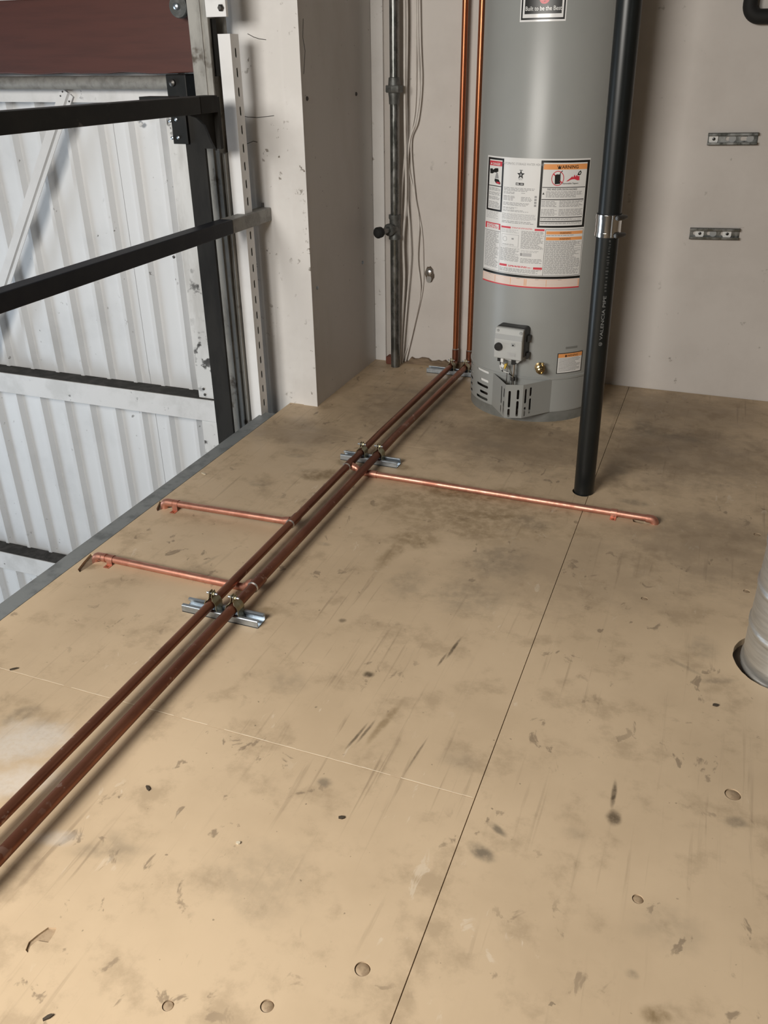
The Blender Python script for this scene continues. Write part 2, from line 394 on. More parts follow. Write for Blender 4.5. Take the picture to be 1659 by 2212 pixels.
floor = struct(MB().box(FX0+.005, FX1, FY0, WY, -0.20, -0.0195).build('floor', 'dark_wood', smooth=0))
PLUGS = [(783, 2093, .0125, 1), (577, 2173, .0105, 1), (1583, 1716, .0150, 1), (1378, 1942, .0095, 1), (1392, 1293, .0085, 1), (1613, 1277, .0085, 1), (1636, 1155, .010, 1), (363, 2172, .009, 1)]
DUCT = Vector((0.300, 1.81)); DUCT_R = 0.102
BLK = Vector((-0.291, 2.5466))
HOLES = []   # world-space outlines cut through the sheets
HOLES.append(circ(DUCT.x-.006, DUCT.y-.002, DUCT_R+.014, n=72, j=0.008))
HOLES.append(circ(BLK.x, BLK.y, .036, n=28, j=0.015))
def notch(pts): return [(G(*p).x, G(*p).y) for p in pts]
HOLES.append(notch([(196, 1196), (222, 1200), (222, 1212), (205, 1215), (186, 1228), (172, 1236), (168, 1230), (180, 1214)]))
HOLES.append(notch([(345, 1082), (372, 1086), (372, 1096), (352, 1099), (340, 1104), (338, 1099)]))
HOLES.append(notch([(1366, 1121), (1392, 1120), (1416, 1122), (1420, 1127), (1412, 1131), (1385, 1131), (1368, 1127)]))
PLW = [(G(px, py), r) for px, py, r, _ in PLUGS]
for p, r in PLW: HOLES.append(circ(p.x, p.y, r, n=24))
cres = [(55, 2052), (62, 2035), (80, 2020), (104, 2003), (122, 2004), (118, 2016), (104, 2036), (92, 2034), (80, 2032), (66, 2044), (60, 2058)]
HOLES.append(notch(cres))
g2 = 0.0009
SHEETS = [(FX0, JX-g2, JY2+g2*.7, WY-.004), (FX0, JX-g2, JY+g2*.7, JY2-g2*.7), (FX0, JX-g2, FY0, JY-g2*.7),
          (JX+g2, 0.947, 0.62, WY-.004), (JX+g2, 0.947, FY0, .6185), (0.9485, FX1, FY0, 1.84), (0.9485, FX1, 1.8415, WY-.004)]
# the last seam lies outside the view, so the sheet right of the long joint reads as one piece
SHEETS[3] = (JX+g2, 0.947, -.20, WY-.004); SHEETS[4] = (JX+g2, 0.947, FY0, -.2015)
sheet_objs = []
for x0, x1, y0, y1 in SHEETS:
    hs = []
    for h in HOLES:
        cx = sum(a for a, b in h)/len(h); cy = sum(b for a, b in h)/len(h)
        if x0 < cx < x1 and y0 < cy < y1: hs.append([(min(max(a, x0+.0004), x1-.0004), b) for a, b in h])
    out = []
    nx = max(1, int((x1-x0)/.25)); ny = max(1, int((y1-y0)/.25))
    out += [(x0+(x1-x0)*i/nx, y0) for i in range(nx)] + [(x1, y0+(y1-y0)*i/ny) for i in range(ny)]
    out += [(x1-(x1-x0)*i/nx, y1) for i in range(nx)] + [(x0, y1-(y1-y0)*i/ny) for i in range(ny)]
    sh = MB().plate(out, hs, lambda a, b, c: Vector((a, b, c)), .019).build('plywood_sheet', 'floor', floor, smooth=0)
    sheet_objs.append((sh, x0, x1, y0, y1))
for p, r in PLW:
    for sh, x0, x1, y0, y1 in sheet_objs:
        if x0 < p.x < x1 and y0 < p.y < y1:
            q = MB().lathe([(r*.90, -.012), (r*.90, -.0022), (r*.78, -.0012), (r*.3, -.0006)], (p.x, p.y, 0), 20).build('screw_plug', 'plug_filler', sh)

# pale filler along the cross joint; shallow bottoms of the gouge and the pipe notches
m = MB(); nj = 60
for i in range(nj):
    xa = FX0+.03+(JX-FX0-.035)*i/nj; xb = FX0+.03+(JX-FX0-.035)*(i+1)/nj
    if random.random() < .12: continue
    o_ = .0012+random.uniform(-.0003, .0003); wd = random.uniform(.0009, .0016)
    m.box(xa, xb, JY+o_, JY+o_+wd, .00005, .0004)
jf = m.build('joint_filler', 'joint_pale', floor, smooth=0); jf['kind'] = 'stuff'
for hp_, zz, mt in ((notch(cres), -.0035, 'plug_filler'), (HOLES[2], -.0075, 'raw_wood'), (HOLES[3], -.0085, 'raw_wood')):
    MB().prism(hp_, lambda a, b, d: Vector((a, b, d)), -.0185, zz).build('gouge_bottom', mt, floor, smooth=0)
edge = MB().box(OUTX, FX0-.0008, FY0, 2.832, -.0065, .001).box(OUTX, OUTX+.007, FY0, 2.832, -.20, -.0065)
struct(edge.build('trim_1', 'steel_edge', smooth=0, bevel=.001))

# back wall behind the heater, pilaster on its left
wb = struct(MB().box(PILX-.02, FX1, WY, WY+.12, -.2, 3.4).build('wall_back', 'wall_clean', smooth=0))
wl = root('wall_left', (PILX, PILY, 0))
MB().box(AY(466, 200, PILY).x, PILX-.014, PILY, PILY+.04, -2.8, 3.4).build('front_panel', 'wall_paint', wl, smooth=0)
MB().box(PILX-.016, PILX, PILY+.001, WY, 0, 3.4).build('side_panel', 'side_paint', wl, smooth=0)
# pale corner board with an uneven edge on the front of the pilaster
cb = []
for i in range(61):
    z = 3.4*i/60; cb.append((PILX-.062+.004*math.sin(z*9)+random.uniform(-.002, .002), z))
poly = [(PILX+.0015, 0), (PILX+.0015, 3.4)] + [(a, z) for a, z in reversed(cb)]
struct(MB().prism(poly, lambda a, b, d: Vector((a, d, b)), PILY-.005, PILY-.0002).build('trim_3', 'wall_paint', smooth=0))
for px, py in ((663, 213), (769, 203), (685, 622), (783, 567)):
    p = AX(px, py, PILX)
    MB().lathe([(.0075, 0), (.0075, .002), (.005, .0045), (.001, .005)], p, 14, (1, 0, 0)).build('screw_head', 'steel_dark' if py < 300 else 'zinc', wl)
for pts in ([(523, 250), (535, 253), (556, 254), (575, 252), (592, 250)], [(535, 73), (548, 80), (560, 84), (575, 86)], [(528, 312), (538, 309), (547, 305), (556, 307)], [(655, 40), (654, 80), (659, 110), (656, 160)]):
    m = MB().tube([AY(px, py, PILY if px < 640 else PILY-.005) for px, py in pts], .0011, 5)
    m.build('crack', 'steel_dark', wl)
# narrow board strip in the inner corner
struct(MB().box(PILX+.0005, PILX+.052, WY-.012, WY-.0005, 0.0, 3.4).build('trim_4', 'wall_paint', smooth=0, bevel=.002))

# unseen rest of the building: it closes the room for the light
wr = struct(MB().box(FX1, FX1+.1, FY0, WY, -.2, 3.4).build('wall_right', 'dark_ply', smooth=0))
wf = MB()
wf.box(-7.0, -2.45, FY0-.1, FY0, -2.8, 3.4).box(-.65, FX1, FY0-.1, FY0, -2.8, 3.4).box(-2.45, -.65, FY0-.1, FY0, -2.8, 1.30).box(-2.45, -.65, FY0-.1, FY0, 2.3, 3.4)
struct(wf.build('wall_front', 'ceiling_dark', smooth=0))
bl = MB()
bl.box(-7.1, -7.0, 1.25, 3.3, -2.8, 3.4).box(-7.1, -7.0, FY0, 1.25, 0.5, 3.4)
struct(bl.build('wall_bay', 'siding', smooth=0))
struct(MB().box(-7.1, FX1+.1, FY0-.1, WY+.12, 3.4, 3.5).build('ceiling', 'ceiling_dark', smooth=0))
struct(MB().box(-7.0, FX1, FY0, 3.4, -2.9, -2.8).build('shop_floor', 'concrete', smooth=0))

# ------------------------------------------------------------------ ribbed metal wall across the bay
SY = 3.20
ww = root('wall_far', (-2.5, SY, 0))
RIB0 = -2.178; RP = 0.1515
def siding(x0, x1, z0, z1, lap):
    m = MB(); prof = []
    k = math.floor((x0-RIB0)/RP)-1
    prof.append((x0, 0))
    while RIB0+k*RP < x1+.1:
        c = RIB0+k*RP
        for dx, dy in ((-.021, 0), (-.011, -.027), (.007, -.027), (.019, 0)):
            if x0 < c+dx < x1: prof.append((c+dx, dy))
        k += 1
    prof.append((x1, 0)); n = len(prof)
    vs = [(x, SY+y-lap, z0) for x, y in prof]+[(x, SY+y-lap, z1) for x, y in prof]+[(x, SY+y-lap+.002, z0) for x, y in prof]+[(x, SY+y-lap+.002, z1) for x, y in prof]
    fs = [(i, i+1, n+i+1, n+i) for i in range(n-1)]+[(2*n+i, 3*n+i, 3*n+i+1, 2*n+i+1) for i in range(n-1)]
    fs += [(i, 2*n+i, 2*n+i+1, i+1) for i in range(n-1)]
    m.add(vs, fs); return m.build('siding_sheet', 'siding', ww, smooth=20)
xs = [-7.0, -6.05, -5.14, -4.23, -3.325, -2.415, -1.9]
for i in range(len(xs)-1):
    siding(xs[i], xs[i+1]-.001, -.045, 3.4, .002 if i % 2 else .003)
    siding(xs[i], xs[i+1]-.001, -2.8, -.03, .0 if i % 2 else .001)
# horizontal girts (channels with a lip) and the edge stile with bolts
def girt(zt, zb, x1=-2.005, mat='siding_trim'):
    y0, y1 = SY-.115, SY-.02
    m = MB().prism([(y0, zb), (y0, zt), (y1, zt), (y1, zt-.004), (y0+.004, zt-.004), (y0+.004, zb+.004), (y1, zb+.004), (y1, zb)], lambda a, b, d: Vector((d, a, b)), -7.0, x1)
    g_ = m.build('girt', mat, ww, smooth=0, bevel=.0015)
    MB().box(-7.0, x1, y0+.006, y1, zt+.0003, zt+.004).build('dark_layer', 'ledge_dark', g_, smooth=0)  # dark layer covering the top flange
    return g_
ga = AY(0, 797, SY-.115); gb = AY(449, 868, SY-.115); gc = AY(0, 838, SY-.115)
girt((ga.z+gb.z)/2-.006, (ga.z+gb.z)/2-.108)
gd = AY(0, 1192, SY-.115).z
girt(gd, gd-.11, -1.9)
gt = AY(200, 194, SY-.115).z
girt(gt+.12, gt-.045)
st = MB().box(-2.09, -1.985, SY-.10, SY-.094, -2.8, 3.4).box(-2.0, -1.985, SY-.094, SY-.02, -2.8, 3.4)
sto = st.build('edge_stile', 'stile_dirty', ww, smooth=0)
for px, py in ((452, 840), (455, 852), (457, 878), (459, 889), (460, 900), (436, 880), (390, 555)):
    p = AY(px-12 if px > 440 else px-14, py, SY-.10)
    MB().lathe([(.006, 0), (.006, .004), (.002, .006)], p, 10, (0, -1, 0)).build('bolt_head', 'steel_dark', sto)
# thin lap seam trim above the girt is the shadow line of the upper sheets; diagonal brace (lipped angle)
b0 = AY(141, 203, 3.07); b1 = AY(-40, 757, 3.07)
dv = (b1-b0).normalized(); nv = dv.cross(Vector((0, 1, 0))).normalized()
if nv.x < 0: nv = -nv
L = (b1-b0).length+.35
br = MB()
fnb = lambda a, b, d: b0 + nv*a*1.2 + Vector((0, b, 0)) + dv*d
br.prism([(-.024, 0), (.006, 0), (.009, .016), (.012, .016), (.014, .002), (.027, .002), (.027, .005), (.0155, .005), (.0145, .019), (.007, .019), (.004, .003), (-.024, .003)], fnb, -.01, L)
bro = br.build('diagonal_brace', 'angle_white', ww, smooth=0)
for a, d in ((-.012, .0), (-.014, .02), (.021, .015)):
    p = fnb(a, -.0005, d); MB().lathe([(.0035, 0), (.003, .001)], p, 10, (0, -1, 0)).build('bolt_head', 'steel_dark', bro)
# small clip behind the top rail
p = AY(305, 265, SY-.02); MB().tube(spline([p+Vector((-.01, 0, .03)), p+Vector((-.012, -.01, .01)), p+Vector((0, -.012, -.008)), p+Vector((.012, -.01, .0))]), .007, 8).build('hook', 'siding_trim', ww)

# ================================================================== LEFT: beam, tube, column, post, rails
bz0 = AY(200, 158, 2.98).z; bz1 = AY(100, 4, 2.98).z
bm_ = MB()
bxe = AY(418, 90, 2.98).x; n = 80; top = []; bot = []
for i in range(n+1):
    x = -7.0+(bxe+7.0)*i/n; bot.append((x, bz0+random.uniform(-.004, .004))); top.append((x, bz1+.01))
bm_.prism(bot+top[::-1], lambda a, b, d: Vector((a, d, b)), 2.98, 3.07)
hb = tag(bm_.build('header_beam', 'red_wood', smooth=0, bevel=.003), 'dark red-brown stained timber beam above the ribbed white metal wall', 'beam')
tz0 = AY(200, 164, 2.99).z; tz1 = AY(200, 194, 2.99).z; tr = (tz0-tz1)/2
t_ = thing('shutter_tube', 'dirty grey round steel tube running under the red-brown timber beam', 'tube', (-2.4, 2.995+tr, tz1))
MB().cyl((-7.0, 2.995+tr, tz1+tr), (-1.955, 2.995+tr, tz1+tr), tr, 20).build('tube', 'grey_oversprayed', t_)
MB().box(-1.985, -1.90, 2.97, 3.05, tz1-.025, tz0+.004).build('end_bearing', 'black_steel', t_, smooth=0, bevel=.004)
MB().lathe([(.012, 0), (.012, .01), (.004, .014)], (-1.955, 2.97, (tz0+tz1)/2), 12, (0, -1, 0)).build('bearing_bolt', 'steel_dark', t_)
# pulley wheel at the top of the column
p = AY(388, 14, 2.93)
pw = thing('pulley_wheel', 'small dark grey pulley wheel at the end of the red-brown beam', 'pulley', p)
MB().lathe([(.008, -.012), (.034, -.012), (.036, -.006), (.030, 0), (.036, .006), (.034, .012), (.008, .012)], p, 24, (0, -1, 0)).build('wheel', 'malleable', pw)
MB().lathe([(.010, 0), (.010, .025), (.004, .028)], p+Vector((0, -.002, 0)), 12, (0, -1, 0)).build('axle', 'zinc', pw)
MB().box(p.x-.004, p.x+.07, p.y+.014, p.y+.020, p.z-.012, p.z+.012).build('bracket', 'malleable', pw, smooth=0)

# grey steel column (wide flange), its front face partly hidden by the black post
CY = 2.80
cxl = AY(411, 90, CY).x
col_ = thing('steel_column', 'dirty grey-painted steel column between black post and slotted white angle', 'column', (-1.74, CY, -2.8))
MB().box(cxl, -1.685, CY, CY+.008, -2.8, 3.4).build('front_flange', 'column_grey', col_, smooth=0, bevel=.001)
MB().box(-1.730, -1.722, CY+.008, CY+.112, -2.8, 3.4).build('web', 'column_grey', col_, smooth=0)
MB().box(cxl, -1.685, CY+.112, CY+.12, -2.8, 3.4).build('rear_flange', 'column_grey', col_, smooth=0)
for x0, x1, y0 in ((-1.712, -1.708, .004), (-1.683, -1.679, .012), (-1.674, -1.668, .004), (-1.661, -1.657, .014)):
    MB().box(x0, x1, CY-y0, CY+.02, -2.8, AY(470, 330, CY).z if x0 > -1.70 else 3.4).build('edge_lip', 'column_grey', col_, smooth=0)
MB().box(-1.679, -1.652, CY+.012, CY+.02, -2.8, AY(470, 330, CY).z).build('side_strip', 'steel_edge', col_, smooth=0)
# upper gusset plate with a bolt
p0 = AY(438, -60, CY-.01); p1 = AY(491, 36, CY-.01)
pl = thing('gusset_plate', 'white-painted steel plate with a bolt at the top of the grey column', 'plate', (p0.x, CY-.01, p1.z))
MB().box(p0.x, p1.x, CY-.016, CY-.001, p1.z, p0.z).build('plate', 'siding_trim', pl, smooth=0, bevel=.002)
q = AY(478, 17, CY-.016); MB().lathe([(.011, 0), (.011, .006), (.006, .010)], q, 6, (0, -1, 0)).build('bolt', 'steel_dark', pl)
# dark strip standing in for the shaded gap right of the column top
a = AY(451, 40, CY+.03); b = AY(470, 165, CY+.03)
tag(MB().box(a.x+.004, b.x+.0, CY+.03, CY+.05, b.z, a.z).build('dark_gap_strip', 'post_dark', smooth=0), 'short dark rubber strip beside the top of the grey column', 'seal')

# black post outside the deck edge
py_ = 2.66
x0 = AY(438, 650, py_).x; x1 = AY(476, 650, py_).x
post = thing('black_post', 'black steel post rising past the deck edge in front of grey column', 'post', ((x0+x1)/2, py_, -2.8))
pzt = AY(440, 215, py_).z
MB().box(x0, x1, py_, py_+.012, -2.8, pzt).build('post', 'post_dark', post, smooth=0, bevel=.002)
a = AY(361, 212, py_-.02); b = AY(401, 312, py_-.02)
bk = MB().box(a.x, x0+.02, py_-.012, py_-.002, b.z, a.z).build('bracket_plate', 'black_steel', post, smooth=0, bevel=.001)
a2 = AY(300, 206, py_-.01); MB().box(a2.x, a.x+.002, py_-.012, py_+.05, a2.z-.03, a2.z-.004).build('bracket_flange', 'black_steel', post, smooth=0, bevel=.001)
for px, py in ((373, 298), (386, 297), (368, 261), (381, 258), (386, 171)):
    q = AY(px, py, py_-.012)
    if py > 200: MB().lathe([(.0055, 0), (.0055, .004), (.002, .006)], q, 10, (0, -1, 0)).build('bolt', 'zinc', bk)

# slotted angle
AXX = -1.604; sz1 = AX(493, 73, AXX).z
sa = thing('slotted_angle', 'white-painted slotted steel angle standing at the deck edge by pilaster', 'angle', (AXX, 2.83, -.2))
szt = AY(493, 73, 2.80).z
MB().box(AXX-.046, AXX, 2.797, 2.800, -.2, szt).build('front_leg', 'angle_white', sa, smooth=0)
hz = []; z = .045
while z < szt-.02: hz.append(slot(.027, z, .0115, .030)); z += .0585
MB().plate([(0, -.2), (.052, -.2), (.052, szt), (0, szt)], hz, lambda a, b, c: Vector((AXX+c, 2.800+a, b)), .003).build('slotted_leg', 'angle_white', sa, smooth=0)
MB().box(AXX-.006, AXX-.004, 2.803, 2.852, -.15, szt-.01).build('slot_shade_strip', 'rubber', sa, smooth=0)  # added black strip so the slots look deep in shade
# fixing nail and hairline things on the pilaster
q = AY(569, 445, PILY)
tag(MB().tube([q+Vector((0, -.004, .012)), q+Vector((0, -.006, -.012))], .004, 8).build('dark_clip', 'steel_dark'), 'small dark clip on white pilaster above the lower rail end', 'clip')

# guard rails along the deck edge
RXX = -1.587
def rail(name, label, pts_hi, pts_lo, y1, mat):
    zt = sum(AX(*p, RXX).z for p in pts_hi)/len(pts_hi); zb = sum(AX(*p, RXX).z for p in pts_lo)/len(pts_lo)
    t = thing(name, label, 'railing', (RXX-.025, 0, zb))
    return t, zt, zb
t, zt, zb = rail('guard_rail', 'black square steel top rail ending at the black post', [(0, 242), (465, 205)], [(0, 293), (360, 255)], 2.64, 'black_steel')
MB().box(RXX-.05, RXX, FY0+.05, 2.55, zb, zt).build('rail_bar', 'black_steel', t, smooth=0, bevel=.003)
MB().box(RXX-.05, RXX, 2.55, 2.655, zb, zt).build('rail_end', 'post_dark', t, smooth=0, bevel=.003)
gp = [(2.50, zb), (2.655, zb), (2.655, zb-.115), (2.63, zb-.085), (2.60, zb-.035), (2.56, zb-.012)]
MB().prism(gp, lambda a, b, d: Vector((d, a, b)), RXX-.028, RXX-.020).build('weld_gusset', 'post_dark', t, smooth=0)
MB().box(x1-.002, RXX-.004, 2.655, 2.672, zb-.11, zt-.006).build('fixing_plate', 'post_dark', t, smooth=0)
MB().box(RXX-.05, RXX, .30, .35, .001, zb).build('upright', 'black_steel', t, smooth=0)
MB().box(RXX-.05, RXX, -1.2, -1.15, .001, zb).build('upright', 'black_steel', t, smooth=0)
t, zt, zb = rail('guard_rail', 'dark navy square steel mid rail with a pale grey end on the pilaster', [(0, 632), (582, 450)], [(0, 682), (500, 505)], PILY, 'navy_steel')
ye = AX(505, 500, RXX).y
MB().box(RXX-.05, RXX, .352, ye, zb, zt).build('rail_bar', 'navy_steel', t, smooth=0, bevel=.003)
MB().box(RXX-.05, RXX, ye, PILY-.0005, zb, zt).build('rail_end', 'grey_oversprayed', t, smooth=0, bevel=.003)

# ================================================================== COPPER MAINS
ZC = 0.036; RL, RR = 0.0118, 0.0132
def main_pipe(name, label, X0, X1, r):
    t = thing(name, label, 'pipe', (X0, 2.0, ZC))
    YE = 3.588
    MB().tube([(X0, FY0+.05, ZC), (X0, 2.7, ZC), (X0+(X1-X0)*.93, YE-.03, ZC)], r, 18).build('floor_run', 'copper_dull', t)
    MB().tube(fillet([(X0+(X1-X0)*.93, YE-.033, ZC), (X1, YE, ZC), (X1, YE, ZC+.06)], .026, 8), r+.0022, 18).build('elbow', 'copper_dull', t)
    MB().cyl((X1, YE, ZC+.045), (X1+.0, YE, 2.6), r, 18).build('riser', 'copper_riser', t)
    MB().lathe([(r+.0022, -.002), (r+.003, 0), (r+.0006, .003)], (X1, YE, ZC+.062), 18).build('solder_ring', 'solder', t)
    return t
def tee(t, X, Y, r, side, mat='copper_dull'):
    MB().cyl((X, Y-.024, ZC), (X, Y+.024, ZC), r+.0022, 18).build('tee', mat, t)
    for s in (-1,):
        MB().lathe([(r+.0004, -.0035), (r+.0026, -.001), (r+.0022, .001)], (X, Y+s*.0245, ZC), 18, (0, 1, 0)).build('solder_ring', 'solder', t)
LX0, LX1, RX0, RX1 = -1.0625, -1.040, -1.0005, -.974
tl = main_pipe('copper_main_pipe', 'left of two copper mains on the floor, risers beside the galvanized pipe', LX0, LX1, RL)
tr_ = main_pipe('copper_main_pipe', 'right of two copper mains on the floor, riser close to the water heater', RX0, RX1, RR)
rb = .0105
def branch(t, pts, fil=.014, collars=()):
    MB().tube(fillet(pts, fil, 8), rb, 16).build('branch_pipe', 'copper_bright', t)
    for a, b in collars:
        MB().cyl(a, b, rb+.002, 16).build('fitting_cup', 'copper_bright', t)
# left main: branch to the right passing below the right main, and branch to the left
Yr = 2.418; tee(tl, LX0, Yr, RL, 1)
branch(tl, [(LX0, Yr, ZC-.004), (LX0+.030, Yr-.004, ZC-.010), (LX0+.036, Yr, .0112), (-.9, Yr, .0112), (-.073, 2.405, .0125), (-.056, 2.404, .0125), (-.055, 2.404, -.03)], .012,
       [((LX0+.008, Yr-.001, ZC-.005), (LX0+.024, Yr-.003, ZC-.009)), ((LX0+.072, Yr, .0117), (LX0+.10, Yr, .0117))])
Yl = 1.992; tee(tl, LX0, Yl, RL, -1)
branch(tl, [(LX0, Yl, ZC-.003), (LX0-.035, Yl, ZC-.008), (-1.518, 1.990, .020), (-1.520, 1.990, -.03)], .014,
       [((LX0-.012, Yl, ZC-.004), (LX0-.034, Yl, ZC-.008)), ((-1.502, 1.99, .0205), (-1.482, 1.99, .0208))])
Yn = 1.650; tee(tr_, RX0, Yn, RR, -1)
branch(tr_, [(RX0, Yn, ZC-.004), (RX0-.026, Yn, ZC-.011), (RX0-.042, Yn, .0112), (-1.2, Yn, .0112), (-1.518, 1.648, .0135), (-1.520, 1.648, -.03)], .014,
       [((RX0-.012, Yn, ZC-.006), (RX0-.028, Yn, ZC-.0125)), ((-1.502, 1.648, .0135), (-1.482, 1.648, .0135))])
for t, X, Y, z, s_ in ((tl, -1.519, 1.990, .020, 1), (tr_, -1.519, 1.648, .0135, 1), (tl, -.0555, 2.404, .0125, -1)):
    MB().tube(fillet([(X+s_*.026, Y, z), (X, Y, z), (X, Y, z-.035)], .015, 8), rb+.002, 16).build('branch_elbow', 'copper_bright', t)
# copper pipe straps
def strap(px, py, Y, zc, label):
    x = G(px, py, .01).x
    t = thing('pipe_strap', label, 'strap', (x, Y, 0))
    r = rb+.0008; pr = [(Y-r-.020, .0006), (Y-r-.001, .0006)]
    arc = [(Y+(r+.0009)*math.cos(math.pi-math.pi*k/12), zc+(r+.0009)*math.sin(math.pi-math.pi*k/12)) for k in range(13)]
    m = MB(); path = [(Y-r-.018, .0015), (Y-r-.001, .0015)]+arc+[(Y+r+.001, .0015), (Y+r+.014, .0015)]
    vs = []; 
    for (a, b) in path: vs += [(x-.009, a, b), (x+.009, a, b), (x+.009, a, b-.0009 if b < .004 else b-.0009), (x-.009, a, b-.0009)]
    fs = [(i*4+k, i*4+(k+1) % 4, (i+1)*4+(k+1) % 4, (i+1)*4+k) for i in range(len(path)-1) for k in range(4)]
    fs += [(0, 1, 2, 3), tuple(len(vs)-4+k for k in (3, 2, 1, 0))]
    m.add(vs, fs).build('band', 'copper_bright', t)
    MB().lathe([(.004, 0), (.0035, .0018), (.001, .0024)], (x, Y-r-.011, .0015), 10).build('screw', 'copper_riser', t)
strap(385, 1092, 1.991, .0207, 'small copper strap on the left main\'s branch pipe near the deck edge')
strap(240, 1211, 1.648, .0135, 'small copper strap on the right main\'s branch pipe near the deck edge')
strap(1327, 1107, 2.408, .0125, 'small copper strap on the branch pipe running past the black pipe')

# ------------------------------------------------------------------ strut channels and pipe clamps
def strut(t, fn, L, holes=True, mat='zinc'):
    """fn(a along, b across, c up) -> world"""
    W, Hh, th = .0413, .0206, .0026
    hs = [slot(.025+.05*k, 0, .028, .0142) for k in range(int((L-.02)/.05))] if holes else []
    MB().plate([(0, -W/2), (L, -W/2), (L, W/2), (0, W/2)], hs, lambda a, b, c: fn(a, b, th+c), th).build('channel_base', mat, t, smooth=0)
    for s in (-1, 1):
        pr = [(W/2-.0, 0.0), (W/2, Hh-.002), (W/2-.002, Hh), (W/2-.0095, Hh), (W/2-.0095, Hh-.007), (W/2-.0075, Hh-.007), (W/2-.0075, Hh-th), (W/2-th, Hh-th), (W/2-th, 0.0)]
        MB().prism([(s*a, b) for a, b in pr], lambda a, b, d: fn(d, a, b), 0, L).build('channel_side', mat, t, smooth=0, bevel=.0006)
STR = [(1.530, 'galvanized strut channel on the floor between the near branch pipe and the camera end', -1.146, .219),
       (2.531, 'galvanized strut channel on the floor by the branch pipe to the black pipe', -1.138, .213),
       (3.532, 'galvanized strut channel on the floor at the foot of the copper risers', -1.150, .213)]
STR[0] = (1.530, 'galvanized strut channel beside the branch that crosses under a copper main', -1.146, .219)
for Y, lab, x0s, L in STR:
    t = thing('strut_channel', lab, 'channel', (x0s, Y, 0), 'strut channels under the copper mains')
    strut(t, lambda a, b, c, x0s=x0s, Y=Y: Vector((x0s+a, Y+b, c+.0004)), L)
def clamp(X, Y, r, label):
    t = thing('pipe_clamp', label, 'clamp', (X, Y, .005), 'strut pipe clamps')
    hw = .0155; th = .0017; ri = r+.0006
    for s in (-1, 1):
        path = [(ri+.001, .006), (ri+.001, .012), (ri+.0035, .020)]
        for k in range(0, 9):
            a = math.radians(-22+k*10.5); path.append((max((ri+.0022+ (.0015 if k < 3 else 0))*math.cos(a), .003), ZC+(ri+.0018)*math.sin(a)))
        top = ZC+ri
        path += [(.0042, top+.004), (.0026, top+.008), (.0028, top+.022)]
        vs = []
        for i, (a, b) in enumerate(path):
            p0 = path[max(i-1, 0)]; p1 = path[min(i+1, len(path)-1)]
            tx, tz = p1[0]-p0[0], p1[1]-p0[1]; l = math.hypot(tx, tz) or 1; nx, nz = tz/l*th, -tx/l*th
            h = hw if b < top+.004 else hw*(.72 if b < top+.015 else .45)
            vs += [(X+s*a, Y-h, b), (X+s*a, Y+h, b), (X+s*(a+nx), Y+h, b+nz), (X+s*(a+nx), Y-h, b+nz)]
        nn = len(path)
        fs = [(i*4+k, i*4+(k+1) % 4, (i+1)*4+(k+1) % 4, (i+1)*4+k) for i in range(nn-1) for k in range(4)]
        fs += [(3, 2, 1, 0), tuple(nn*4-4+k for k in range(4))]
        MB().add(vs, fs).build('clamp_half', 'yellow_zinc', t, smooth=40)
    zb = ZC+ri+.0145
    MB().cyl((X-.014, Y-.001, zb), (X+.016, Y-.001, zb), .0028, 10).build('bolt', 'zinc', t)
    MB().lathe([(.0058, 0), (.0058, .0045)], (X+.0045, Y-.001, zb), 6, (1, 0, 0)).build('nut', 'yellow_zinc', t)
    MB().lathe([(.0054, 0), (.005, .003), (.002, .0042)], (X-.0046, Y-.001, zb), 14, (-1, 0, 0)).build('bolt_head', 'zinc', t)
where = ['by the branch crossing under a main', 'by the branch to the black pipe', 'at the foot of the risers']
for (Y, lab, _, _), wh in zip(STR, where):
    k = max(0, (Y-2.7)/.875)
    clamp(LX0+(LX1-LX0)*k, Y, RL, 'yellow zinc pipe clamp on the left copper main, ' + wh)
    clamp(RX0+(RX1-RX0)*k, Y, RR, 'yellow zinc pipe clamp on the right copper main, ' + wh)

# ================================================================== WATER HEATER
HC = Vector((-0.630, 3.335)); HR = 0.257
H = thing('water_heater', 'tall grey cylindrical gas water heater with warning labels, standing against wall', 'water heater', (HC.x, HC.y, 0))
def hc(u, v, wv=0.0, r=HR):
    """arc length u from the front (m), height v, stand-off w"""
    a = u/HR; return Vector((HC.x+(r+wv)*math.sin(a), HC.y-(r+wv)*math.cos(a), v))
D2 = HR*math.pi/180
SEG = 96
MB().lathe([(HR, .180), (HR, 1.50), (HR-.012, 1.535), (HR-.05, 1.555), (.06, 1.57)], (HC.x, HC.y, 0), SEG).build('jacket', 'heater_paint', H)
MB().lathe([(.05, 1.565), (.05, 1.62), (.13, 1.66), (.05, 1.70), (.05, 2.6)], (HC.x, HC.y, 0), 32).build('flue', 'duct_zinc', H)
MB().lathe([(HR+.0025, .172), (HR+.003, .176), (HR+.003, .181), (HR+.0, .183)], (HC.x, HC.y, 0), SEG, caps=False).build('seam_band', 'heater_paint', H)
MB().lathe([(HR-.004, 0.0), (HR-.004, .042), (HR-.03, .042), (HR-.03, .0)], (HC.x, HC.y, 0), SEG, caps=False).build('base_ring', 'heater_ring', H)
